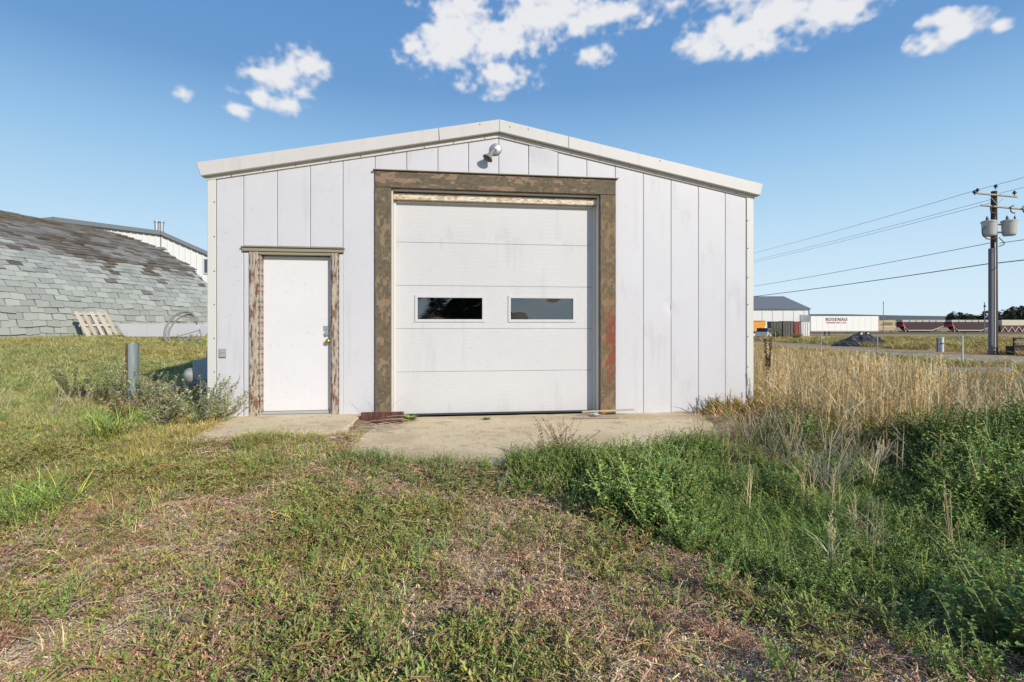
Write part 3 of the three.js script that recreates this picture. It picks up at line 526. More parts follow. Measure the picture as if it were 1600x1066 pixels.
{ // semi trailer with lettering
  const Z = 106, x0 = px2(1267, Z), len = px2(1376, Z) - x0, y0 = fl(Z), o = thing('semi_trailer', 'long white semi trailer with dark and red lettering parked beyond the road', 'trailer', [x0, y0, -Z], .03);
  const lo = py2(517, Z) - y0, hi = py2(494, Z) - y0, wm = std([.74, .73, .71], .45);
  part('box_body', box(0, lo, -2.5, len - .1, hi, 0, .03), wm, o);
  part('rail', box(0, lo - .12, -.06, len, lo - .005, .02), std([.55, .5, .46], .6), o);
  part('rear_frame', box(len - .095, lo - .1, -2.5, len + .05, hi, .01, .01), std([.55, .22, .14], .6), o);
  for (let x = 1.2; x < len - .5; x += 1.25) part('seam', box(x, lo + .05, .002, x + .04, hi - .05, .014), std([.6, .6, .6], .5), o);
  for (const x of [len - 2.2, len - 3.6]) { const w = part('wheel', new THREE.CylinderGeometry(.5, .5, .3, 20).rotateX(Math.PI / 2).translate(x, .5, -.2), std([.02, .02, .02], .9), o); part('rim', new THREE.CylinderGeometry(.27, .27, .04, 16).rotateX(Math.PI / 2).translate(x, .5, -.03), M.galv, w); }
  for (const x of [3, 3.9]) part('landing_leg', box(x, 0, -.4, x + .14, lo, -.25), M.dark, o);
  const font = await new FontLoader().loadAsync('fonts/droid/droid_sans_bold.typeface.json');
  const text = (s, size, x, y, m, stretch) => { const g = new TextGeometry(s, { font, size, depth: .02, curveSegments: 3 }); g.computeBoundingBox(); g.scale(stretch / (g.boundingBox.max.x), 1, 1); g.translate(x, y, .016); part('lettering', g, m, o); };
  const wpp = Z / 820, lx = (1290 - 1267) * wpp;
  text('ROSENAU', .62, lx, py2(501.5, Z) - y0, std([.09, .06, .06], .6), 35 * wpp);
  text('TRANSPORT LTD.', .32, lx + .15, py2(505.5, Z) - y0, std([.5, .06, .05], .6), 33 * wpp);
}
{ // railway
  const rb = []; for (const [y0, y1, w] of [[fl(150) - .1, fl(150) + .55, 4]]) rb.push(box(40, y0, -145 - w, 330, y1, -145 + w));
  struct('rail_bed', rb, std([.12, .1, .085], .95), 'dark ballast of the railway', 'railway');
  const base = fl(150) + .55;
  for (const z of [-144.3, -145.7]) struct('rail', box(40, base + .005, z - .04, 330, base + .17, z + .04), std([.12, .09, .08], .5), 'steel rail of the railway', 'railway');
  const hopper = (px0, label, first) => {
    const Z = 143.3, x0 = px2(px0, Z), k = Z / 820, L = 66 * k, o = thing('hopper_car', label, 'rail car', [x0, base + .17, -144.9], 0, 'maroon hopper cars on the railway'), y = (py) => py2(py, Z) - base - .17;
    const body = std([.04, .014, .016], .7), rim = std([.42, .40, .38], .6), endm = std([.5, .46, .38], .7);
    const side = [[0, y(503.5)], [11 * k, y(516)], [46 * k, y(516)], [64 * k, y(509)], [L, y(503.5)]];
    part('hopper', prism(side.map((p) => p), -1.5, 1.5, .05), body, o);
    part('top_rail', box(-.1, y(503.4), -1.55, L + .1, y(500), 1.55, .04), rim, o);
    part('bottom_rail', prism([[9 * k, y(517)], [46 * k, y(517)], [64 * k, y(509.8)], [64 * k, y(508.9)], [46 * k, y(515.6)], [9 * k, y(515.6)]], 1.505, 1.56), rim, o);
    part('end_sheet', prism([[-.12, y(501)], [.35, y(501)], [2 * k, y(511)], [.9, y(511)]], -1.48, 1.53), std([.42, .06, .06], .6), o);
    part('end_frame', [rod(V(.1, y(508), 1.4), V(12 * k, y(518), 1.4), .09), rod(V(3 * k, y(511), 1.4), V(5 * k, y(519), 1.4), .09)], endm, o);
    part('underframe', box(.2, y(518.8), -.5, L - .2, y(517.3), .5), M.dark, o);
    for (let i = 1; i < 6; i++) part('side_post', box(i * L / 6.4, y(503.6), 1.505, i * L / 6.4 + .1, y(500.5), 1.62), body, o);
    for (const bx of [1.6, L - 2.6]) { const t = part('truck', [box(bx - .9, .35, .75, bx + .9, .65, .95, .03)], std([.1, .09, .085], .8), o); for (const w of [-.75, .75]) part('wheel', new THREE.CylinderGeometry(.42, .42, .14, 16).rotateX(Math.PI / 2).translate(bx + w, .42, .72), std([.14, .1, .08], .7), t); }
  };
  hopper(1411, 'maroon hopper rail car coupled next to the beige rail car end', true); hopper(1488, 'maroon hopper rail car partly behind the power pole');
  { const Z = 143.3, x0 = px2(1566, Z), k = Z / 820, o = thing('rail_car', 'beige rail car with white zigzag truss side beyond the power pole', 'rail car', [x0, base + .17, -144.9]), y = (py) => py2(py, Z) - base - .17;
    part('body', box(0, y(509), -1.5, 80 * k, y(500), 1.5, .08), std([.52, .48, .36], .7), o); part('side_sheet', box(0, y(519.5), -1.3, 80 * k, y(509.1), 1.2), std([.12, .035, .035], .7), o);
    for (let i = 0; i < 13; i++) part('truss_bar', rod(V(i * 5.4 * k, y(i % 2 ? 510.5 : 518.5), 1.35), V((i + 1) * 5.4 * k, y(i % 2 ? 518.5 : 510.5), 1.35), .13, .13, 4), std([.62, .58, .5], .6), o);
    for (let i = 0; i < 4; i++) part('wheel', new THREE.CylinderGeometry(.42, .42, .14, 16).rotateX(Math.PI / 2).translate(1.2 + i * 2.6, .42, .72), std([.1, .08, .07], .7), o); }
  { const Z = 143.3, x0 = px2(1378, Z), k = Z / 820, o = thing('rail_car', 'beige rounded end of a rail car beside the semi trailer', 'rail car', [x0, base + .17, -146]), y = (py) => py2(py, Z) - base - .17;
    part('body', prism([[0, y(517)], [0, y(501)], [26 * k, y(500)], [29 * k, y(503)], [29 * k, y(512)], [24 * k, y(517)]], -1.4, 1.4, .06), std([.44, .36, .2], .75), o);
    part('side_recess', prism([[3 * k, y(508)], [9 * k, y(503.5)], [22 * k, y(504)], [22 * k, y(508)]], 1.402, 1.5), std([.2, .15, .09], .8), o); part('side_rail', box(0, y(512), 1.402, 29 * k, y(510.5), 1.48), std([.5, .45, .36], .7), o); for (const w of [4, 9, 22]) part('wheel', new THREE.CylinderGeometry(.42, .42, .14, 16).rotateX(Math.PI / 2).translate(w * k, .42, .8), std([.1, .08, .07], .7), o); }
  // masts
  const m1 = thing('steel_mast', 'thin steel mast rising behind the end of the semi trailer', 'mast', [px2(1380.5, 135), fl(135), -135]); part('pole', rod(V(0, 0, 0), V(0, py2(474, 135) - fl(135), 0), .11, .07), std([.2, .2, .21], .6), m1); part('tip', rod(V(0, py2(474, 135) - fl(135), 0), V(0, py2(471, 135) - fl(135), 0), .14, .02), M.dark, m1);
  const m2 = thing('crossing_signal', 'railway crossing signal mast with dark lamps above the hopper car', 'signal', [px2(1538.5, 138), fl(138), -138]); const h = (py) => py2(py, 138) - fl(138);
  part('mast', rod(V(0, 0, 0), V(0, h(472.5), 0), .12, .1), std([.16, .17, .19], .6), m2); part('lamp_head', [lathe([[0, 0], [.35, 0], [.42, .2], [.2, .3], [0, .3]], 14).rotateX(Math.PI / 2).translate(-.35, h(488.5), .1), lathe([[0, 0], [.35, 0], [.42, .2], [.2, .3], [0, .3]], 14).rotateX(Math.PI / 2).translate(.4, h(487.8), .1), box(-.6, h(488.6), -.05, .7, h(488), .08)], M.dark, m2); part('bell', new THREE.SphereGeometry(.3, 12, 8).translate(0, h(478.5), .1), std([.1, .1, .11], .5), m2);
}
{ // yard things before the warehouse
  const Z = 84, y0 = fl(Z);
  { const o = thing('dump_truck', 'orange dump box truck beside the white warehouse', 'truck', [px2(1170, Z), y0, -Z]); const w = 22 * Z / 820;
    part('dump_box', prism([[-1.2, 1.15], [w - .5, 1.15], [w, 2.25], [w - .2, 2.6], [-1.2, 2.6]], -1.2, 1.2, .04), std([.72, .30, .02], .55), o); part('box_rim', box(-1.2, 2.605, -1.25, w - .15, 2.74, 1.25, .02), std([.5, .2, .02], .6), o);
    part('chassis', box(-1.6, .7, -.5, w - .3, 1.05, .5), M.dark, o); for (const x of [-.6, w - .8]) part('wheel', new THREE.CylinderGeometry(.5, .5, .35, 18).rotateX(Math.PI / 2).translate(x, .5, .95), M.dark, o); part('cab', box(-3.4, .8, -1.1, -1.3, 2.5, 1.1, .1), std([.7, .3, .03], .5), o); }
  { const o = thing('parked_car', 'dark car with pale lower body parked before the orange dump truck', 'car', [px2(1195, 78), fl(78), -78], .9);
    const body = prism([[-2.1, .35], [2.1, .35], [2.15, .8], [1.3, .95], [-2.1, 1.0]], -.85, .85, .06); part('body', body, std([.45, .45, .45], .35), o);
    part('cabin', prism([[-1.8, 1.01], [1.2, .97], [.5, 1.5], [-1.4, 1.55]], -.75, .75, .06), std([.02, .02, .025], .15), o);
    for (const x of [-1.3, 1.35]) for (const z of [-.8, .8]) part('wheel', new THREE.CylinderGeometry(.33, .33, .2, 18).rotateX(Math.PI / 2).translate(x, .33, z), M.dark, o); }
  const bin = (a, b, t, c, label, Zb = 86) => { const o = thing('storage_bin', label, 'bin', [px2(a, Zb), fl(Zb), -Zb], 0); const w = px2(b, Zb) - px2(a, Zb), h = py2(t, Zb) - fl(Zb); part('body', prism([[.06, .15], [w - .06, .15], [w, h], [0, h]], -1.4, 0, .03), std(c, .7), o); part('lid', box(-.05, h + .004, -1.45, w + .05, h + .12, .06, .02), std(c.map((v) => v * .6), .7), o); for (let i = 1; i < 4; i++) part('side_rib', box(w * i / 4 - .04, .2, .004, w * i / 4 + .04, h - .1, .07), std(c.map((v) => v * 1.2), .7), o); };
  bin(1205, 1222, 503.5, [.085, .09, .085], 'dark grey waste bin behind the green bush by the warehouse'); bin(1223.5, 1240, 503, [.1, .095, .08], 'dark waste bin with tan frame between the grey bin and the red box');
  bin(1241, 1251, 504, [.28, .07, .06], 'dull red storage box beside the white one'); bin(1252, 1266, 503.5, [.62, .62, .60], 'white storage box at the corner of the warehouse', 88);
}
{ // dark gravel heap
  const [X, Z] = [31.2, 46.5], g = new THREE.SphereGeometry(1, 64, 24, 0, Math.PI * 2, 0, Math.PI / 2), p = g.attributes.position;
  for (let i = 0; i < p.count; i++) { const x = p.getX(i), y = p.getY(i), z = p.getZ(i), r = Math.hypot(x, z), n = fbm(x * 3 + 7, z * 3, 5), n2 = fbm(x * 14, z * 14, 3); p.setXYZ(i, x * 2.75, Math.max(-.05, (1.05 * Math.max(0, 1 - r) ** .85) * (.55 + .9 * n) + .34 * (n2 - .5) * Math.max(0, 1 - r) - .02), z * 1.9); }
  { const uv = g.attributes.uv; for (let i = 0; i < p.count; i++) uv.setXY(i, p.getX(i) * .4, p.getZ(i) * .4 + p.getY(i) * .5); } g.computeVertexNormals(); const m = lone('gravel_heap', g, std('#ffffff', .9, { map: texture(512, 256, (x, y) => { const a = fbm(x * 24, y * 12, 4), v = 34 + 70 * ss(.45, .75, a); return [v * 1.02, v, v]; }, 1, 1) }), 'dark heap of crushed rock on the far side of the gravel road', 'gravel heap'); m.position.set(X, land(X, Z), -Z);
}
{ // marker post, black rack, pipe in the grass
  const o = thing('marker_post', 'short white marker post with a blue band beyond the gravel road', 'post', [px2(1472, 35.5), land(29.2, 35.5), -35.5]); const wv = [[0, .5, [.62, .62, .62]], [.505, .62, [.15, .2, .4]], [.625, .98, [.66, .66, .66]]];
  part('post', rod(V(0, -.1, 0), V(0, .5, 0), .11, .11, 14), std(wv[0][2], .5), o); part('band', rod(V(0, .5, 0), V(0, .62, 0), .111, .111, 14), std(wv[1][2], .5), o); part('post_top', rod(V(0, .62, 0), V(0, .98, 0), .11, .11, 14), std(wv[2][2], .5), o); part('backing_post', rod(V(-.2, -.1, -.1), V(-.2, .95, -.1), .07, .07, 12), std([.12, .13, .16], .6), o);
  const c = thing('timber_rack', 'black slatted rack standing by the power pole', 'rack', [px2(1584, 31), land(29.6, 31), -31]);
  for (const x of [0, .9, 1.8]) part('upright', box(x, -.05, -.06, x + .08, 1.02, .06), M.dark, c); [.12, .3, .5, .72, .92].forEach((y, i) => part('slat', box(-.05, y, .062, 1.95, y + (i < 2 ? .16 : .09), .1, .005), std(i === 3 ? [.24, .2, .17] : [.035, .032, .035], .8), c)); part('backing', box(0, 0, -.5, 1.9, .5, -.07), M.dark, c);
  const p = thing('drain_pipe', 'grey pipe with a pale open end lying in the tall grass', 'pipe', [15.3, land(15.3, 17.6) + .16, -17.6], .06);
  part('pipe', new THREE.CylinderGeometry(.13, .13, 3, 20, 1, true).rotateZ(Math.PI / 2), std([.19, .18, .18], .8, { side: THREE.DoubleSide }), p); part('end_ring', new THREE.TorusGeometry(.13, .03, 8, 22).rotateY(Math.PI / 2).translate(1.5, 0, 0), std([.5, .46, .4], .8), p); part('soil_plug', new THREE.CircleGeometry(.13, 20).rotateY(Math.PI / 2).translate(1.46, 0, 0), std([.42, .38, .32], .9), p);
}
{ // far rise with its wood
  const P = [], I = [], n = 160; for (let i = 0; i <= n; i++) { const X = -1800 + i * 36, Z = 1500 + 200 * Math.sin(i * .05), h = 8 + 24 * ss(.2, .7, fbm(i * .035 + 4, 2, 3)) * ss(200, 900, X) + 6; P.push(X, -3, -Z + 300, X, h, -Z, X, -3, -Z - 500); if (i < n) { const k = i * 3; I.push(k, k + 3, k + 1, k + 3, k + 4, k + 1, k + 1, k + 4, k + 2, k + 4, k + 5, k + 2); } }
  const g = new THREE.BufferGeometry(); g.setAttribute('position', new THREE.Float32BufferAttribute(P, 3)); g.setIndex(I); g.computeVertexNormals(); struct('hills', g, std([.11, .115, .10], 1), 'low dark hills on the horizon', 'hills');
}

// ================================================================ PLANTS
// every plant mesh is made of small leaves, blades and stems with a colour of their own
class Leafy {
  constructor() { this.p = []; this.n = []; this.c = []; }
  tri(a, b, c, col) {
    const ux = b[0] - a[0], uy = b[1] - a[1], uz = b[2] - a[2], vx = c[0] - a[0], vy = c[1] - a[1], vz = c[2] - a[2];
    let x = uy * vz - uz * vy, y = uz * vx - ux * vz, z = ux * vy - uy * vx; const l = Math.hypot(x, y, z) || 1; x /= l; y /= l; z /= l; if (y < 0) { x = -x; y = -y; z = -z; const t = b; b = c; c = t; }
    for (const q of [a, b, c]) { this.p.push(...q); this.n.push(x, y, z); this.c.push(...col); }
  }
  leaf(o, d, up, len, wid, col, fold = .25) {                       // a pointed leaf folded along its midrib
    const D = V(...d).normalize(), S = V().crossVectors(D, V(...up)).normalize(), U = V().crossVectors(S, D), at = (f, s, u) => [o[0] + D.x * len * f + S.x * s + U.x * u, o[1] + D.y * len * f + S.y * s + U.y * u, o[2] + D.z * len * f + S.z * s + U.z * u];
    const a = at(0, 0, 0), t = at(1, 0, -fold * wid), l = at(.45, wid / 2, fold * wid * .6), r = at(.45, -wid / 2, fold * wid * .6);
    this.tri(a, l, t, col); this.tri(a, t, r, col);
  }
  blade(o, az, h, w, lean, curl, col, seg = 3) {                    // a grass blade
    const dx = Math.cos(az), dz = Math.sin(az), sx = -dz, sz = dx; let prev = null;
    for (let i = 0; i <= seg; i++) {
      const t = i / seg, out = h * (lean * t + curl * t * t), y = h * t * (1 - .35 * curl * t), ww = w * (1 - t ** 1.6) / 2 + .0004;
      const l = [o[0] + dx * out + sx * ww, o[1] + y, o[2] + dz * out + sz * ww], r = [o[0] + dx * out - sx * ww, o[1] + y, o[2] + dz * out - sz * ww];
      if (prev) { this.tri(prev[0], prev[1], l, col); this.tri(prev[1], r, l, col); } prev = [l, r];
    }
  }
  stem(pts, r, col) {                                                // three-sided stem
    for (let i = 0; i < pts.length - 1; i++) { const a = pts[i], b = pts[i + 1], ra = r * (1 - .6 * i / pts.length), rb = r * (1 - .6 * (i + 1) / pts.length); let dir = V(b[0] - a[0], b[1] - a[1], b[2] - a[2]).normalize(), s = V().crossVectors(dir, Math.abs(dir.y) > .9 ? V(1, 0, 0) : V(0, 1, 0)).normalize(), u = V().crossVectors(dir, s);
      for (let k = 0; k < 3; k++) { const f = (q, rr, an) => [q[0] + rr * (s.x * Math.cos(an) + u.x * Math.sin(an)), q[1] + rr * (s.y * Math.cos(an) + u.y * Math.sin(an)), q[2] + rr * (s.z * Math.cos(an) + u.z * Math.sin(an))], a0 = k * 2.094, a1 = a0 + 2.094; const A = f(a, ra, a0), B = f(a, ra, a1), C = f(b, rb, a1), D = f(b, rb, a0); this.tri(A, B, C, col); this.tri(A, C, D, col); } }
  }
  geo() { const g = new THREE.BufferGeometry(); g.setAttribute('position', new THREE.Float32BufferAttribute(this.p, 3)); g.setAttribute('normal', new THREE.Float32BufferAttribute(this.n, 3)); g.setAttribute('color', new THREE.Float32BufferAttribute(this.c, 3)); return g; }
}
const plantMat = std('#ffffff', .75, { vertexColors: true, side: THREE.DoubleSide });
const tw = (r, c, v = .25) => { const k = 1 - v + 2 * v * r(), h = (r() - .5) * v * .6; return [c[0] * k * (1 + h), c[1] * k, c[2] * k * (1 - h)]; };
const pick = (r, list) => list[(r() * list.length) | 0];
// --- kinds
function tuft(seed, n, h, spread, w, cols) { const r = rng(seed), L = new Leafy(); for (let i = 0; i < n; i++) { const a = r() * 6.283, q = Math.sqrt(r()) * spread; L.blade([Math.cos(a) * q, 0, Math.sin(a) * q], r() * 6.283, h * (.45 + .7 * r()), w * (.7 + .6 * r()), .15 + .5 * r(), .2 + .8 * r(), tw(r, pick(r, cols)), 3); } return L.geo(); }
function sprig(seed, h, nb, leaves, len, wid, cols, stemCol, spread = .35, droop = 0) {   // leafy upright weed
  const r = rng(seed), L = new Leafy();
  for (let b = 0; b < nb; b++) {
    const az = r() * 6.283, ln = spread * (.3 + .9 * r()), hh = h * (.6 + .5 * r()), p = (t) => [Math.cos(az) * ln * h * t ** 1.3, hh * (t - droop * t * t * .5), Math.sin(az) * ln * h * t ** 1.3];
    L.stem([p(0), p(.35), p(.7), p(1)], .004 * (h / .4) ** .5, tw(r, stemCol, .15));
    for (let k = 0; k < leaves; k++) { const t = .12 + .88 * (k + r()) / leaves, o = p(Math.min(1, t)), a = r() * 6.283, e = .1 + 1.0 * r(); L.leaf(o, [Math.cos(a), e, Math.sin(a)], [0, 1, .001], len * (.6 + .7 * r()) * (1.1 - .45 * t), wid * (.7 + .6 * r()), tw(r, pick(r, cols), .22)); }
  } return L.geo();
}
function mat_(seed, n, rad, leaves, len, wid, cols, stemCol, lift = .05) {                 // prostrate weed spreading over the ground
  const r = rng(seed), L = new Leafy();
  for (let b = 0; b < n; b++) {
    const az = r() * 6.283, R = rad * (.5 + .6 * r()), bend = (r() - .5) * 1.2, hi = lift * (.4 + 1.2 * r()), p = (t) => [Math.cos(az + bend * t) * R * t, .006 + hi * Math.sin(t * 2.3), Math.sin(az + bend * t) * R * t];
    L.stem([p(0), p(.4), p(.75), p(1)], .0022, tw(r, stemCol, .25));
    for (let k = 0; k < leaves; k++) { const t = .1 + .9 * (k + r()) / leaves, o = p(Math.min(t, 1)), a = r() * 6.283; L.leaf(o, [Math.cos(a), .25 + .9 * r(), Math.sin(a)], [0, 1, .001], len * (.6 + .8 * r()), wid * (.7 + .6 * r()), tw(r, pick(r, cols), .25)); }
  } return L.geo();
}
function litter(seed, n, rad, cols) { const r = rng(seed), L = new Leafy(); for (let i = 0; i < n; i++) { const x = (r() - .5) * rad, z = (r() - .5) * rad, a = r() * 6.283, l = .02 + .11 * r() * r(), y = .004 + .02 * r(), dy = (r() - .4) * l * .35, m = (r() - .5) * l * .3; L.stem([[x, y, z], [x + Math.cos(a) * l * .5 - Math.sin(a) * m, y + Math.max(0, dy), z + Math.sin(a) * l * .5 + Math.cos(a) * m], [x + Math.cos(a) * l, y + dy * .5, z + Math.sin(a) * l]], .0008 + .0016 * r(), tw(r, pick(r, cols), .3)); } return L.geo(); }
function rosette(seed, n, len, wid, cols) { const r = rng(seed), L = new Leafy(); for (let i = 0; i < n; i++) { const a = i / n * 6.283 + r() * .5, e = .15 + .6 * r(), l = len * (.6 + .5 * r()), c = tw(r, pick(r, cols), .15), d = [Math.cos(a), e, Math.sin(a)]; L.leaf([0, .005, 0], d, [0, 1, .001], l, wid, c, .2); L.leaf([d[0] * l * .3, e * l * .3, d[2] * l * .3], [Math.cos(a + .7), e, Math.sin(a + .7)], [0, 1, .001], l * .45, wid * .6, c); L.leaf([d[0] * l * .3, e * l * .3, d[2] * l * .3], [Math.cos(a - .7), e, Math.sin(a - .7)], [0, 1, .001], l * .45, wid * .6, c); } return L.geo(); }
function reed(seed, n, h, cols, headCol) { const r = rng(seed), L = new Leafy(); for (let i = 0; i < n; i++) { const a = r() * 6.283, q = .09 * Math.sqrt(r()), hh = h * (.6 + .5 * r()), ln = (r() - .35) * .22, la = r() * 6.283, o = [Math.cos(a) * q, 0, Math.sin(a) * q], p = (t) => [o[0] + Math.cos(la) * ln * hh * t * t, hh * t, o[2] + Math.sin(la) * ln * hh * t * t], c = tw(r, pick(r, cols), .2);
    L.stem([p(0), p(.5), p(1)], .0042, c); for (let k = 0; k < 13; k++) { const t = .78 + .22 * k / 13, b = r() * 6.283; L.leaf(p(t), [Math.cos(b) * .6, 1.6, Math.sin(b) * .6], [1, 0, .001], .045 * (.6 + r()), .011, tw(r, headCol, .2)); }
    for (let k = 0; k < 3; k++) { const t = .1 + .5 * r(), b = p(t); L.blade(b, r() * 6.283, .2 + .22 * r(), .009, .5 + .5 * r(), .7, tw(r, pick(r, cols), .2), 3); } } return L.geo(); }
// --- colours (reflectance)
const GREEN = [.185, .28, .045], LIME = [.35, .42, .08], OLIVE = [.32, .30, .08], DEEP = [.11, .205, .045], SAGE = [.38, .42, .23], STRAW = [.58, .46, .24], TAN = [.52, .36, .21], BROWN = [.28, .16, .10], RUST = [.42, .19, .10], PINK = [.46, .28, .21], PALE = [.66, .57, .39];
const lawnG = [1, 2, 3].map((s) => tuft(s, 26, .13, .085, .0065, [OLIVE, LIME, GREEN, OLIVE, STRAW, LIME, STRAW]));
const dryG = [4, 5].map((s) => tuft(s, 22, .12, .09, .005, [STRAW, TAN, PALE, OLIVE]));
const lushG = [6, 7].map((s) => tuft(s, 34, .34, .07, .011, [GREEN, [.2, .3, .055], LIME, DEEP]));
const bushG = [11, 12, 13, 14].map((s) => sprig(s, .42, 6, 22, .045, .019, [GREEN, DEEP, [.16, .28, .055], [.25, .35, .06], [.22, .30, .07]], [.24, .23, .08], .6));
const kochG = [15, 16].map((s) => sprig(s, .4, 8, 26, .03, .007, [SAGE, OLIVE, [.22, .28, .1]], [.2, .17, .08], .6));
const matG = [21, 22, 23].map((s) => mat_(s, 9, .2, 17, .021, .0085, [OLIVE, [.22, .245, .07], GREEN, [.32, .3, .1]], [.34, .22, .13]));
const redMatG = [24, 25].map((s) => mat_(s, 9, .18, 13, .017, .006, [PINK, RUST, OLIVE, TAN], [.28, .13, .1], .07));
const deadMatG = [26, 27, 28].map((s) => mat_(s, 10, .17, 9, .018, .006, [TAN, BROWN, PINK, STRAW], [.40, .28, .18], .06));
const litG = [31, 32, 33].map((s) => litter(s, 34, .3, [STRAW, TAN, BROWN, PALE, [.42, .35, .26]]));
const rosG = [41, 42].map((s) => rosette(s, 9, .12, .03, [GREEN, [.1, .17, .04], SAGE]));
const reedG = [51, 52, 53].map((s) => reed(s, 5, .95, [[.60, .47, .24], [.54, .40, .19], [.64, .53, .31]], [.56, .42, .22]));
const grayG = [61, 62].map((s) => sprig(s, .5, 7, 16, .03, .008, [[.36, .38, .25], [.44, .42, .28], [.28, .31, .17]], [.42, .35, .22], .6));
const farG = [71, 72].map((s) => tuft(s, 18, .24, .2, .02, [OLIVE, LIME, STRAW, TAN]));

const stone = (seed) => { const g = new THREE.IcosahedronGeometry(1, 1), p = g.attributes.position; for (let i = 0; i < p.count; i++) { const x = p.getX(i), y = p.getY(i), z = p.getZ(i), k = .75 + .5 * vnoise(x * 1.6 + seed * 9 + 20, z * 1.6 + y * 1.3 + 20); p.setXYZ(i, x * k, y * k * .62, z * k * .85); } g.computeVertexNormals(); return g; };
const stoneG = [1, 2, 3].map(stone);

function scatter(name, label, category, geos, mat, spots) {           // spots: [X, Z, scale, tall, r, g, b, lift]
  const o = new THREE.Group(); o.name = numbered(name); o.userData = { kind: 'stuff', label, category }; scene.add(o);
  const r = rng(spots.length + 7), sets = geos.map(() => []); spots.forEach((s) => sets[(r() * geos.length) | 0].push(s));
  const m4 = new THREE.Matrix4(), q = new THREE.Quaternion(), e = new THREE.Euler(), c = new THREE.Color();
  sets.forEach((list, k) => { if (!list.length) return; const im = new THREE.InstancedMesh(geos[k], mat, list.length); im.name = name + '_clumps'; im.castShadow = im.receiveShadow = true;
    list.forEach(([X, Z, s, tall, cr, cg, cb, lift = 0], i) => { e.set((r() - .5) * .3, r() * 6.283, (r() - .5) * .3); q.setFromEuler(e); m4.compose(V(X, land(X, Z) + lift, -Z), q, V(s, s * tall, s)); im.setMatrixAt(i, m4); im.setColorAt(i, c.setRGB(cr, cg, cb)); });
    o.add(im); });
  console.log(name, spots.length);
}
function spread(seed, n, x0, x1, z0, z1, fn) {                        // fn(X, Z, r) -> [scale, tall, r, g, b, lift] or nothing
  const r = rng(seed), out = []; for (let i = 0; i < n; i++) { const X = lerp(x0, x1, r()), Z = lerp(z0, z1, r()); if (Math.abs(X) > 1.12 * Z + 1.2 || inShed(X, Z, .03)) continue; const v = fn(X, Z, r); if (v) out.push([X, Z, ...v]); } return out;
}
const apron = (X, Z) => X > -2.05 && X < -1.35 && Z > 5.5 && Z < 7 ? -1 : Z > 4 && Z < 8 && X > -4 && X < 3 ? Math.min(distPoly(APRON, X, Z), distPoly(PAD, X, Z)) : 9;
const tintOf = (r, v = .2) => { const k = 1 - v + 2 * v * r(), h = (r() - .5) * v; return [k * (1 + h * .7), k, k * (1 - h)]; };
const green = (X, Z) => fbm(X * 1.15 + 31, Z * 1.15 + 5, 4);           // patches that stay green
const rightOf = (X, Z) => ss(-.6, .6, bushEdge(X, Z));

// lawn beside the shed
scatter('lawn_grass', 'short yellow green grass on the bank beside the shed', 'grass', lawnG, plantMat, [
  ...spread(101, 60000, -9.5, -.6, 2.2, 9, (X, Z, r) => { const l = lawnAt(X, Z); if (r() > l * .95 * ss(.28, .5, fbm(X * 1.7, Z * 1.7 + 2, 3)) + .02 || apron(X, Z) < .02) return; const d = fbm(X * .8 + 2, Z * .8 + 8, 3), t = tintOf(r, .2), k = 1.28; return [(.55 + .6 * r()) , 1 + .3 * r(), k * t[0] * lerp(.95, 1.12, ss(.45, .65, d)), k * t[1], k * t[2] * .95]; }),
  ...spread(102, 42000, -24, -3.4, 8, 24, (X, Z, r) => { const t = tintOf(r, .2), d = fbm(X * .5 + 2, Z * .5 + 8, 3), k = 1.32; if (X > -4.2 && Z < 8.2) return; return [(.9 + .7 * r()), .6 + .3 * r(), k * t[0] * lerp(.92, 1.06, ss(.45, .62, d)), k * t[1], k * t[2]]; }),
]);
scatter('lush_grass', 'tall bright green grass blades in scattered tufts', 'grass', lushG, plantMat, [
  ...spread(103, 900, -6, -2.6, 3.6, 6.6, (X, Z, r) => { if (r() > ss(.5, .62, fbm(X * .9 + 14, Z * .9, 3)) || apron(X, Z) < .1) return; return [.4 + .6 * r(), 1, ...tintOf(r).map((v) => v * 1.35)]; }),
  ...spread(104, 1500, .8, 9, 2.2, 5.5, (X, Z, r) => { const b = bushEdge(X, Z); if (r() > ss(-.35, .1, b) * (1 - ss(.3, 1.1, b)) * .8) return; return [.3 + .4 * r(), 1, ...tintOf(r)]; }),
  ...spread(125, 420, 1.05, 2.7, 3.0, 4.0, (X, Z, r) => r() < .75 && [.3 + .35 * r(), 1, ...tintOf(r).map((v) => v * 1.15)]),
  ...spread(105, 700, -4.5, 3, 2, 4.4, (X, Z, r) => { if (r() > ss(.55, .68, green(X * 1.4, Z * 1.4)) * .8) return; return [.22 + .3 * r(), 1, ...tintOf(r)]; }),
]);
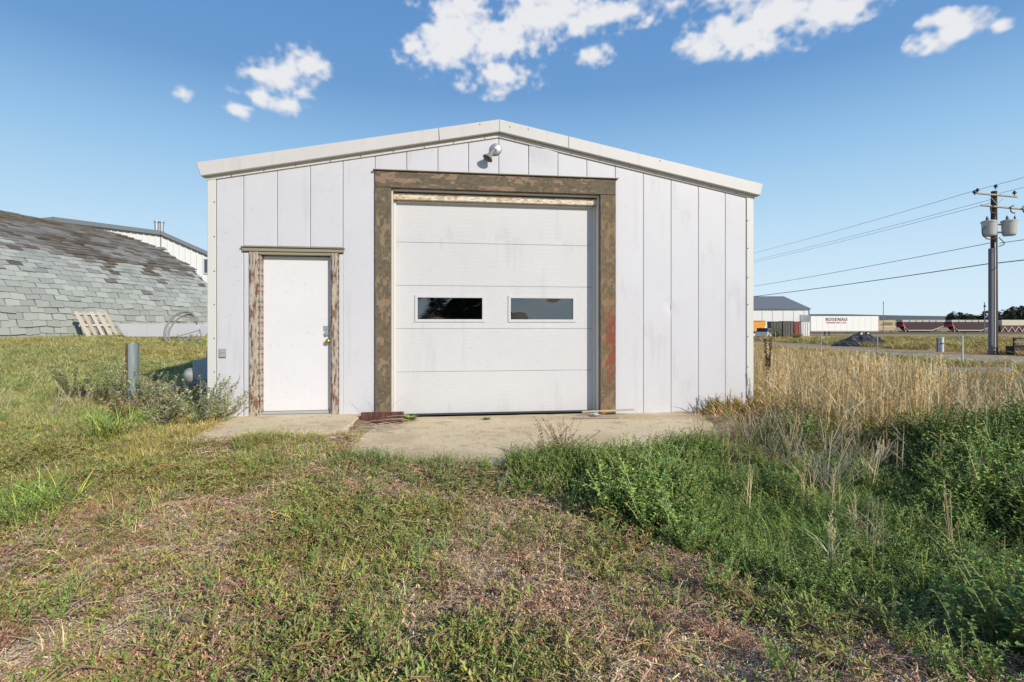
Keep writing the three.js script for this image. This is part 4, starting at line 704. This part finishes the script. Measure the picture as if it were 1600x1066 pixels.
// the tall green weeds
scatter('green_weeds', 'dense dark green weeds heaped before the tall dry grass', 'weeds', bushG, plantMat, [
  ...spread(106, 30000, .1, 13, 2.0, 8.5, (X, Z, r) => { const b = bushAt(X, Z); if (r() > b || apron(X, Z) < -.25) return; const m = fbm(X * 1.1 + 60, Z * 1.1, 3), gap = fbm(X * 2.1, Z * 2.1 + 77, 2); if (gap < .22) return; return [(.4 + .8 * ss(.36, .64, m)) * (.7 + .5 * r()), .7 + .35 * r(), ...tintOf(r, .22).map((v) => v * lerp(.85, 1.3, ss(.35, .65, fbm(X * 1.5, Z * 1.5 + 31, 2))))]; }),
  ...spread(107, 1600, .0, 1.9, 4.0, 5.2, (X, Z, r) => { const d = apron(X, Z); if (d < -.3 || d > .35 || r() > ss(-.3, .1, d)) return; return [.3 + .4 * r(), 1, ...tintOf(r).map((v) => v * 1.2)]; }),
  ...spread(108, 900, -1.6, .2, 4.1, 4.8, (X, Z, r) => { const d = apron(X, Z); if (d < -.12 || d > .3 || r() > .5) return; return [.2 + .25 * r(), 1, ...tintOf(r).map((v) => v * 1.1)]; }),
]);
scatter('low_weeds', 'low green weeds among dry stems before the apron', 'weeds', [...rosG, ...bushG.slice(0, 2)], plantMat, [
  ...spread(109, 14000, -4.6, 4, 1.5, 5.2, (X, Z, r) => { if (apron(X, Z) < .03) return; const g = green(X, Z), e = rightOf(X, Z) * ss(-.2, 1, X); if (r() > .07 * ss(.5, .6, g) + .6 * e * (1 - bushAt(X, Z))) return; return [.22 + .38 * r(), 1, ...tintOf(r).map((v) => v * 1.25)]; }),
  ...spread(126, 900, 1.0, 3.4, 2.7, 4.2, (X, Z, r) => r() < .6 && [.3 + .45 * r(), 1, ...tintOf(r).map((v) => v * 1.1)]),
  ...spread(110, 1300, -9, -2.6, 3, 9, (X, Z, r) => { if (apron(X, Z) < .05 || r() > ss(.5, .65, fbm(X * 1.3 + 3, Z * 1.3, 3))) return; return [.3 + .5 * r(), 1, ...tintOf(r).map((v) => v * 1.5)]; }),
]);
// creeping mats: olive, reddish and dead
const bare = (X, Z) => ss(.43, .56, fbm(X * .8 + 12, Z * .8 + 40, 3) + .14 * ss(-.8, -2.2, X) * (1 - ss(3.0, 4.0, Z)) + .05 * (1 - ss(3.4, 4.2, Z)));   // open gravel
scatter('creeping_weeds', 'olive creeping weeds matted over the gravelly ground', 'weeds', matG, plantMat, spread(111, 30000, -7, 5.5, 1.4, 5.8, (X, Z, r) => {
  const d = apron(X, Z); if (d < -.06 || bushAt(X, Z) > .7) return; const band = ss(4.0, 4.6, Z) * (1 - ss(1, 2, X)) * .75, p = .9 * ss(.55 + .02 * (1 - ss(3.2, 4.2, Z)), .64, green(X, Z)) * (1 - .85 * bare(X, Z)) + band * ss(.3, .5, fbm(X * 2, Z * 2, 2)) + .03; if (r() > p || d < .06) return; return [(.6 + .75 * r()) * (d < .6 ? .62 : 1), .9 + .7 * r(), ...tintOf(r, .25).map((v, i) => v * [1.1, 1.08, 1.0][i])]; }));
scatter('reddish_weeds', 'reddish dry creeping weeds between the green patches', 'weeds', redMatG, plantMat, spread(112, 9000, -6.5, 4.5, 1.4, 5.7, (X, Z, r) => { const d = apron(X, Z); if (d < .02 || bushAt(X, Z) > .5 || r() > .2 + .5 * ss(.5, .62, fbm(X * 1.6 + 71, Z * 1.6, 3))) return; return [.4 + .6 * r(), .8 + .5 * r(), ...tintOf(r, .2).map((v) => v * 1.35)]; }));
scatter('dead_weeds', 'dead brown weed stems flattened on the ground', 'weeds', deadMatG, plantMat, spread(113, 34000, -6, 5.5, 1.4, 5.5, (X, Z, r) => { const d = apron(X, Z); if (d < 0 || bushAt(X, Z) > .8 || lawnAt(X, Z) > .75) return; if (r() > .75 * (1 - .6 * ss(.56, .64, green(X, Z))) * (1 - .72 * bare(X, Z))) return; return [.45 + .75 * r(), .55 + .5 * r(), ...tintOf(r, .25).map((v) => v * 1.25)]; }));
scatter('straw_litter', 'straw and broken dry stems strewn over the ground', 'litter', litG, plantMat, spread(114, 22000, -7, 6, 1.3, 6, (X, Z, r) => { const d = apron(X, Z); if (d < -.02 || bushAt(X, Z) > .9) return; return r() < .62 && [.5 + .8 * r(), 1, ...tintOf(r, .25).map((v) => v * 1.1)]; }));
scatter('dry_grass', 'short dry grass tufts among the weeds', 'grass', dryG, plantMat, [
  ...spread(115, 12000, -7, 3, 1.4, 5.8, (X, Z, r) => { const d = apron(X, Z); if (d < .04 || r() > .5 * ss(.4, .6, fbm(X * 1.2 + 91, Z * 1.2, 3)) * (1 - rightOf(X, Z) * ss(0, 1, X))) return; return [.35 + .5 * r(), .8, ...tintOf(r).map((v) => v * 1.2)]; }),
  ...spread(116, 1500, 1.4, 3.5, 5, 8, (X, Z, r) => { const d = apron(X, Z); if (d < -.3 || r() > .5) return; return [.3 + .4 * r(), .8, ...tintOf(r).map((v) => v * 1.2)]; }),
]);
{
  const rc = [[.52, .46, .39], [.38, .34, .30], [.62, .56, .48], [.30, .29, .29], [.52, .40, .30], [.46, .44, .42]];
  const gm = std('#ffffff', .9);
  scatter('pebbles', 'loose gravel stones between the weeds', 'gravel', stoneG, gm, spread(117, 150000, -6, 4.5, 1.4, 5.2, (X, Z, r) => { const d = apron(X, Z); if (d < .02 || bushAt(X, Z) > .5 || r() > .18 + .75 * bare(X, Z)) return; const c = pick(r, rc), k = .8 + .5 * r(); return [.0045 + .013 * r() ** 2.2 + (r() < .02 ? .014 : 0), 1, c[0] * k, c[1] * k, c[2] * k, .004]; }));
}
// field of tall dry grass
const tallAt = (X, Z) => fieldAt(X, Z) * ss(-1.2, .3, X - 3.9 - .22 * (Z - 5.5)) * (1 - ss(-.6, 1.6, X - 4.6 - .58 * (Z - 5.6)));
scatter('tall_dry_grass', 'tall tan dry grass standing in the field beside the shed', 'grass', reedG, plantMat, [
  ...spread(118, 5200, 3, 14, 5.2, 15, (X, Z, r) => { if (r() > .8 * tallAt(X, Z)) return; return [.5 + .36 * r(), 1, ...tintOf(r, .25).map((v) => v * 1.15)]; }),
  ...spread(127, 150, 1.6, 7, 2.9, 5.4, (X, Z, r) => bushAt(X, Z) > .5 && r() < .55 && [.38 + .2 * r(), 1, ...tintOf(r, .25)]),
  ...spread(119, 2400, 3.4, 22, 6, 20, (X, Z, r) => { if (r() > .22 * fieldAt(X, Z) * ss(6.5, 9, Z)) return; return [.3 + .3 * r(), 1, ...tintOf(r, .25)]; }),
]);
scatter('field_grass', 'rough dry and green grass covering the field by the fence', 'grass', farG, plantMat, [
  ...spread(120, 26000, 2.6, 20, 5, 21, (X, Z, r) => { if (r() > fieldAt(X, Z) * .9 || X > 20) return; const g = fbm(X * .6 + 5, Z * .6, 3), t = tintOf(r, .22), a = mix3([1.25, 1.05, .8], [.95, 1.0, .75], ss(.42, .58, g)); return [.55 + .7 * r(), .8 + .5 * r(), a[0] * t[0], a[1] * t[1], a[2] * t[2]]; }),
  ...spread(121, 16000, 8, 70, 18, 75, (X, Z, r) => { if (X > 19.6 && X < 29.4) return; if (Z > 30 && X < 14) return; const g = fbm(X * .15 + 5, Z * .15, 3), t = tintOf(r, .22), a = mix3([1.2, 1.05, .8], [.85, .95, .7], ss(.42, .58, g)); return [1.1 + 1.3 * r(), .7 + .4 * r(), a[0] * t[0], a[1] * t[1], a[2] * t[2]]; }),
]);
scatter('grey_weeds', 'grey green bushy weeds growing among the field grass', 'weeds', [...grayG, ...kochG], plantMat, [
  ...spread(122, 2600, 4.5, 18, 4.6, 13, (X, Z, r) => { if (r() > ss(-.3, 1.2, X - 4.8 - .62 * (Z - 5.6)) * .75) return; return [.6 + .7 * r(), 1, ...tintOf(r, .2)]; }),
  ...spread(123, 500, 2.0, 4.2, 4.6, 6.2, (X, Z, r) => { if (apron(X, Z) < .1 || r() > .4) return; return [.3 + .5 * r(), 1, ...tintOf(r, .25)]; }),
  ...spread(124, 260, -7.2, -3.9, 6.6, 8.4, (X, Z, r) => r() < .5 && [.3 + .5 * r(), 1, ...tintOf(r, .2).map((v) => v * 1.2)]),
]);

// --- plants that stand out one by one
const plant = (name, label, cat, X, Z, geos, turn = 0, group) => { const o = thing(name, label, cat, [X, Math.max(land(X, Z), inPoly(APRON, X, Z) ? .004 : -9) - .004, -Z], turn, group); for (const [n, g, x = 0, z = 0, s = 1, t = 0, lean = 0] of geos) { const m = part(n, g, plantMat, o); m.position.set(x, 0, z); m.scale.setScalar(s); m.rotation.set(0, t, lean); } return o; };
const spray = (seed, h, sp, cols, st) => sprig(seed, h, 18, 46, .058, .024, cols, st, sp);
const sageCols = [SAGE, [.44, .47, .27], [.34, .4, .17], [.46, .42, .25], [.38, .46, .22]];
plant('sprawling_weed', 'sprawling grey green weed leaning over the shed corner by the walk-through door', 'weed', -3.55, 6.0, [['foliage', spray(201, .62, .9, sageCols, [.28, .2, .13])], ['foliage', spray(202, .5, .8, [...sageCols, [.33, .22, .15]], [.3, .2, .14]), -.35, .15, 1, 1], ['foliage', spray(203, .55, .7, sageCols, [.28, .2, .13]), .1, -.25, .9, 2, -.5]]);
plant('bushy_weed', 'bushy sage green weed growing at the foot of the rusty pipe post', 'weed', -5.0, 7.1, [['foliage', spray(204, .6, .5, sageCols, [.25, .2, .12])], ['foliage', spray(205, .75, .25, sageCols, [.25, .2, .12]), -.25, .1, 1, 2], ['foliage', spray(206, .55, .4, sageCols, [.25, .2, .12]), .3, .05, 1, 4]]);
plant('bushy_weed', 'pale green weed clump beside the small dark can', 'weed', -6.6, 7.9, [['foliage', spray(207, .6, .5, [SAGE, OLIVE], [.25, .2, .12])], ['foliage', spray(208, .5, .5, [SAGE, LIME], [.25, .2, .12]), .5, .1, 1, 2]]);
plant('bushy_weed', 'broad green weed in front of the gas meter', 'weed', -4.25, 6.55, [['foliage', spray(209, .45, .7, [SAGE, OLIVE, [.13, .17, .06]], [.25, .2, .12]), 0, 0, 1, 1], ['foliage', spray(210, .4, .8, [OLIVE, TAN], [.28, .17, .12]), -.5, .1, 1, 3]]);
plant('grass_tussock', 'bright green grass tussock on the lawn', 'grass tussock', -4.1, 5.35, [['blades', tuft(211, 130, .42, .16, .012, [LIME, [.24, .31, .07], [.2, .28, .05]])]]);
plant('dock_plant', 'dry brown dock stalk beside the shed corner trim', 'plant', 3.95, 8.1, [['stalk', (() => { const r = rng(212), L = new Leafy(); for (const [x, l] of [[0, .02], [.05, -.05]]) { L.stem([[x, 0, 0], [x + l, .5, 0], [x + l * 2, 1.02, 0]], .011, [.15, .07, .04]); for (let i = 0; i < 150; i++) { const t = .4 + .6 * r(), a = r() * 6.283; L.leaf([x + l * 2 * t, 1.02 * t, 0], [Math.cos(a), .5, Math.sin(a)], [0, 1, .001], .05 * (1.2 - t * .5), .03, tw(r, [.14, .06, .035], .3)); } } return L.geo(); })()]]);
plant('tumbleweed', 'tan and pinkish dried weed bush at the edge of the apron', 'weed', .46, 4.62, [['foliage', sprig(213, .38, 20, 30, .036, .013, [PINK, TAN, STRAW, OLIVE], [.36, .24, .16], .75)], ['foliage', sprig(214, .3, 16, 26, .034, .013, [TAN, OLIVE, GREEN], [.34, .22, .15], .8), -.16, .05, 1, 2]]);
plant('dead_stalk', 'dark dead stalk standing upright in the gravel', 'dead plant', -.36, 2.66, [['stalk', (() => { const r = rng(215), L = new Leafy(); L.stem([[0, 0, 0], [.01, .12, .01], [-.005, .25, 0]], .006, [.09, .05, .035]); for (let i = 0; i < 26; i++) { const t = .3 + .7 * r(), a = r() * 6.283; L.leaf([0, .25 * t, 0], [Math.cos(a) * .6, .8, Math.sin(a) * .6], [0, 1, .001], .018, .008, [.1, .06, .04]); } return L.geo(); })()]]);
plant('grey_brush', 'leafless grey weed skeleton standing in the green weeds', 'dead plant', 2.42, 4.05, [['twigs', (() => { const r = rng(216), L = new Leafy(); for (let b = 0; b < 18; b++) { const a = r() * 6.283, s = .2 + .9 * r(), h = .25 + .3 * r(), p = (t) => [Math.cos(a) * s * t * h, h * t, Math.sin(a) * s * t * h], c = tw(r, [.36, .31, .24], .2); L.stem([p(.05), p(.5), p(1)], .003, c); for (let k = 0; k < 8; k++) { const q = p(.35 + .65 * r()), a2 = r() * 6.283, l = .06 + .08 * r(); L.stem([q, [q[0] + Math.cos(a2) * l, q[1] + l * .9, q[2] + Math.sin(a2) * l]], .0016, c); } } return L.geo(); })()], ['foliage', sprig(217, .5, 8, 12, .02, .005, [SAGE, [.34, .31, .24]], [.34, .29, .22], .6)]]);
plant('green_tuft', 'bright green weed sprouting at the foot of the garage door by the red board', 'weed', -1.32, 6.72, [['leaves', rosette(218, 26, .17, .06, [LIME, [.17, .26, .05]])]]);
plant('green_tuft', 'tiny green weed in the crack under the middle of the garage door', 'weed', -.33, 6.78, [['leaves', rosette(219, 12, .08, .03, [GREEN, OLIVE])]]);
plant('grass_wisp', 'thin dry grass stems against the brown frame post above the red board', 'grass', -1.68, 6.72, [['blades', tuft(220, 12, .5, .12, .006, [STRAW, BROWN, PINK])]]);
plant('yard_bush', 'rounded green bush before the waste bins by the warehouse', 'bush', px2(1212, 70), 70, [['foliage', sprig(221, 1.5, 26, 30, .25, .12, [GREEN, OLIVE, [.12, .15, .06]], [.15, .1, .06], .8)]]);
plant('yard_bush', 'small olive bush beside the white storage box', 'bush', px2(1243, 66), 66, [['foliage', sprig(222, .9, 24, 24, .2, .1, [GREEN, OLIVE, TAN], [.15, .1, .06], .9)]]);

// --- debris by the door posts
{
  const b = lone('red_board', box(-.26, 0, -.05, .26, .13, .06, .006), std('#ffffff', .9, { map: texture(256, 64, (x, y) => { const g = fbm(x * 24, y * 4, 4), v = .6 + .8 * g; return [96 * v, 60 * v, 53 * v]; }, .6, .2) }), 'dull red timber block at the foot of the brown post', 'board'); b.position.set(-1.62, land(-1.62, 6.5) > 0 ? .02 : .005, -6.56); b.rotation.set(-.1, -.08, .02);
  const r = rng(301); const tp = thing('twig_pile', 'heap of dry twigs lying against the red timber block', 'twigs', [-1.72, 0, -6.3]);
  for (let i = 0; i < 30; i++) { const L = new Leafy(), a = -.3 + (r() - .5) * 1.5, l = .15 + .4 * r(), x = -.4 + .7 * r(), z = -.16 + .5 * r() + x * -.35, y = .02 + .1 * r() * ss(.3, -.2, z); L.stem([[x, y, z], [x + Math.cos(a) * l * .5, y + .02 * r(), z + Math.sin(a) * l * .5 * .5], [x + Math.cos(a) * l, Math.max(.01, y - .05 * r()), z + Math.sin(a) * l * .5]], .0035 + .003 * r(), tw(r, [.42, .32, .23], .3)); part('twig', L.geo(), plantMat, tp); }
  const paper = (label, X, Z, y, s, c, sd) => { const g = new THREE.PlaneGeometry(.12 * s, .08 * s, 7, 5), p = g.attributes.position; for (let i = 0; i < p.count; i++) p.setZ(i, .035 * s * (fbm(p.getX(i) * 30 + sd, p.getY(i) * 30, 2) - .3)); g.rotateX(-Math.PI / 2); g.computeVertexNormals(); const m = lone('paper_scrap', g, std(c, .8, { side: THREE.DoubleSide }), label, 'litter'); m.position.set(X, y, -Z); m.rotation.y = sd; };
  paper('crumpled white scrap beside the twig pile', -1.86, 6.02, .045, 1, [.72, .72, .76], 3); paper('white scrap at the foot of the brown post', 1.12, 7.02, .03, 1.2, [.7, .7, .74], 5);
  const lf = new Leafy(); lf.leaf([0, 0, 0], [1, .8, .1], [0, 1, .001], .1, .09, [.55, .24, .05], .3); lf.leaf([0, 0, .01], [-.4, 1, .2], [0, 1, .001], .08, .07, [.5, .2, .05], .3); const l = lone('dry_leaf', lf.geo(), plantMat, 'orange dry leaf at the foot of the brown post', 'leaf'); l.position.set(1.2, .02, -7.02);
  const st = lone('wood_lath', box(-.36, 0, -.02, .36, .022, .02, .003), std([.45, .38, .28], .9), 'thin wooden lath lying across the foot of the brown post', 'lath'); st.position.set(1.3, .055, -7.1); st.rotation.set(0, A0, .02);
  const st2 = lone('wood_lath', box(-.3, 0, -.02, .3, .018, .02, .003), std([.30, .27, .24], .9), 'grey lath lying on the apron before the brown post', 'lath'); st2.position.set(1.1, .004, -6.86); st2.rotation.set(0, .05, 0);
  const rocks = [[-.05, 4.28, .07, [.5, .5, .5], 'pale lump of broken concrete by the apron edge'], [-.5, 4.12, .09, [.36, .34, .31], 'grey flat stone half sunk before the apron'], [-.3, 4.0, .06, [.42, .39, .35], 'small grey stone beside the flat stone'], [.42, 3.95, .07, [.4, .37, .33], 'buff stone under the edge of the green weeds']];
  rocks.forEach(([X, Z, s, c, label], i) => { const m = lone('stone', stone(30 + i), std(c, .9), label, 'stone'); m.position.set(X, land(X, Z) + s * .25, -Z); m.scale.set(s * 1.2, s * .9, s); m.rotation.y = i; });
  const bits = [[-1.1, 2.75, .6, .35, 'longest pale dry stick lying on the gravelly ground'], [.62, 2.62, .45, -.1, 'dry stick lying between the dark stalk and the green weeds'], [-1.9, 3.3, .5, .5, 'dry stick lying in the straw toward the lawn'], [1.35, 2.35, .4, -.8, 'dry stick lying in the litter under the green weeds'], [.1, 3.1, .35, .2, 'shortest dry stick, lying beyond the dark dead stalk']];
  bits.forEach(([X, Z, l, a, label], i) => { const L = new Leafy(); L.stem([[-l / 2, .03, 0], [0, .05, .02], [l / 2, .03, 0]], .005, [.4 + .05 * i, .31 + .03 * i, .2]); const m = lone('dry_stick', L.geo(), plantMat, label, 'stick'); m.position.set(X, land(X, Z), -Z); m.rotation.y = a; });
}
{ // far trees on the rise beyond the railway
  const g = [1, 2].map((s) => { const r = rng(400 + s), L = new Leafy(); for (let i = 0; i < 420; i++) { const a = r() * 6.283, e = Math.acos(2 * r() - 1), q = .75 + .3 * r(), o = [Math.sin(e) * Math.cos(a) * q, .95 + Math.cos(e) * .85 * q + .2 * vnoise(a * 2, e * 3 + s), Math.sin(e) * Math.sin(a) * q]; L.leaf(o, [Math.cos(a), .4 * r(), Math.sin(a)], [0, 1, .001], .45, .4, tw(r, [.075, .085, .05], .3)); } L.stem([[0, -.5, 0], [0, .6, 0]], .1, [.1, .08, .06]); return L.geo(); });
  const r = rng(9), sp = []; for (let i = 0; i < 150; i++) { const X = 300 + 330 * r(), Z = 430 + 90 * r(), px = 800 + 820 * X / Z; if (px < 1488) continue; sp.push([X, Z, 3.2 + 2.6 * r() + 2.2 * ss(1550, 1600, px), .95 + .4 * r(), ...tintOf(r, .15), 1.5]); }
  scatter('treeline', 'dark far wood on the horizon beyond the railway', 'wood', g, plantMat, sp);
}
{ // two spruces behind the camera, mirrored in the garage door's panes
  const spruce = (X, Z, h, label, seed) => { const o = thing('spruce_tree', label, 'tree', [X, -.3, Z]), r = rng(seed), L = new Leafy(); part('trunk', rod(V(0, 0, 0), V(0, h, 0), .2, .03, 10), std([.12, .085, .06], .9), o); for (let i = 0; i < 1500; i++) { const t = r() ** .8, a = r() * 6.283, R = h * .34 * (1 - t) * (.35 + .65 * r()), y = .3 + t * (h - .3); L.leaf([Math.cos(a) * R * .4, y, Math.sin(a) * R * .4], [Math.cos(a), -.25, Math.sin(a)], [0, 1, .001], R * .8 + .25, .3 + .3 * r(), tw(r, [.035, .055, .028], .3)); } part('crown', L.geo(), plantMat, o); };
  spruce(3.9, 36, 13, 'tall dark spruce standing opposite the garage door', 501); spruce(8.2, 40, 9, 'shorter dark spruce next to the tall one opposite the shed', 502); spruce(14.6, 52, 5, 'young spruce apart from the two tall ones', 503);
}
scene.traverse((o) => { if (o.isMesh) { o.castShadow = true; o.receiveShadow = true; } });
renderer.render(scene, camera);
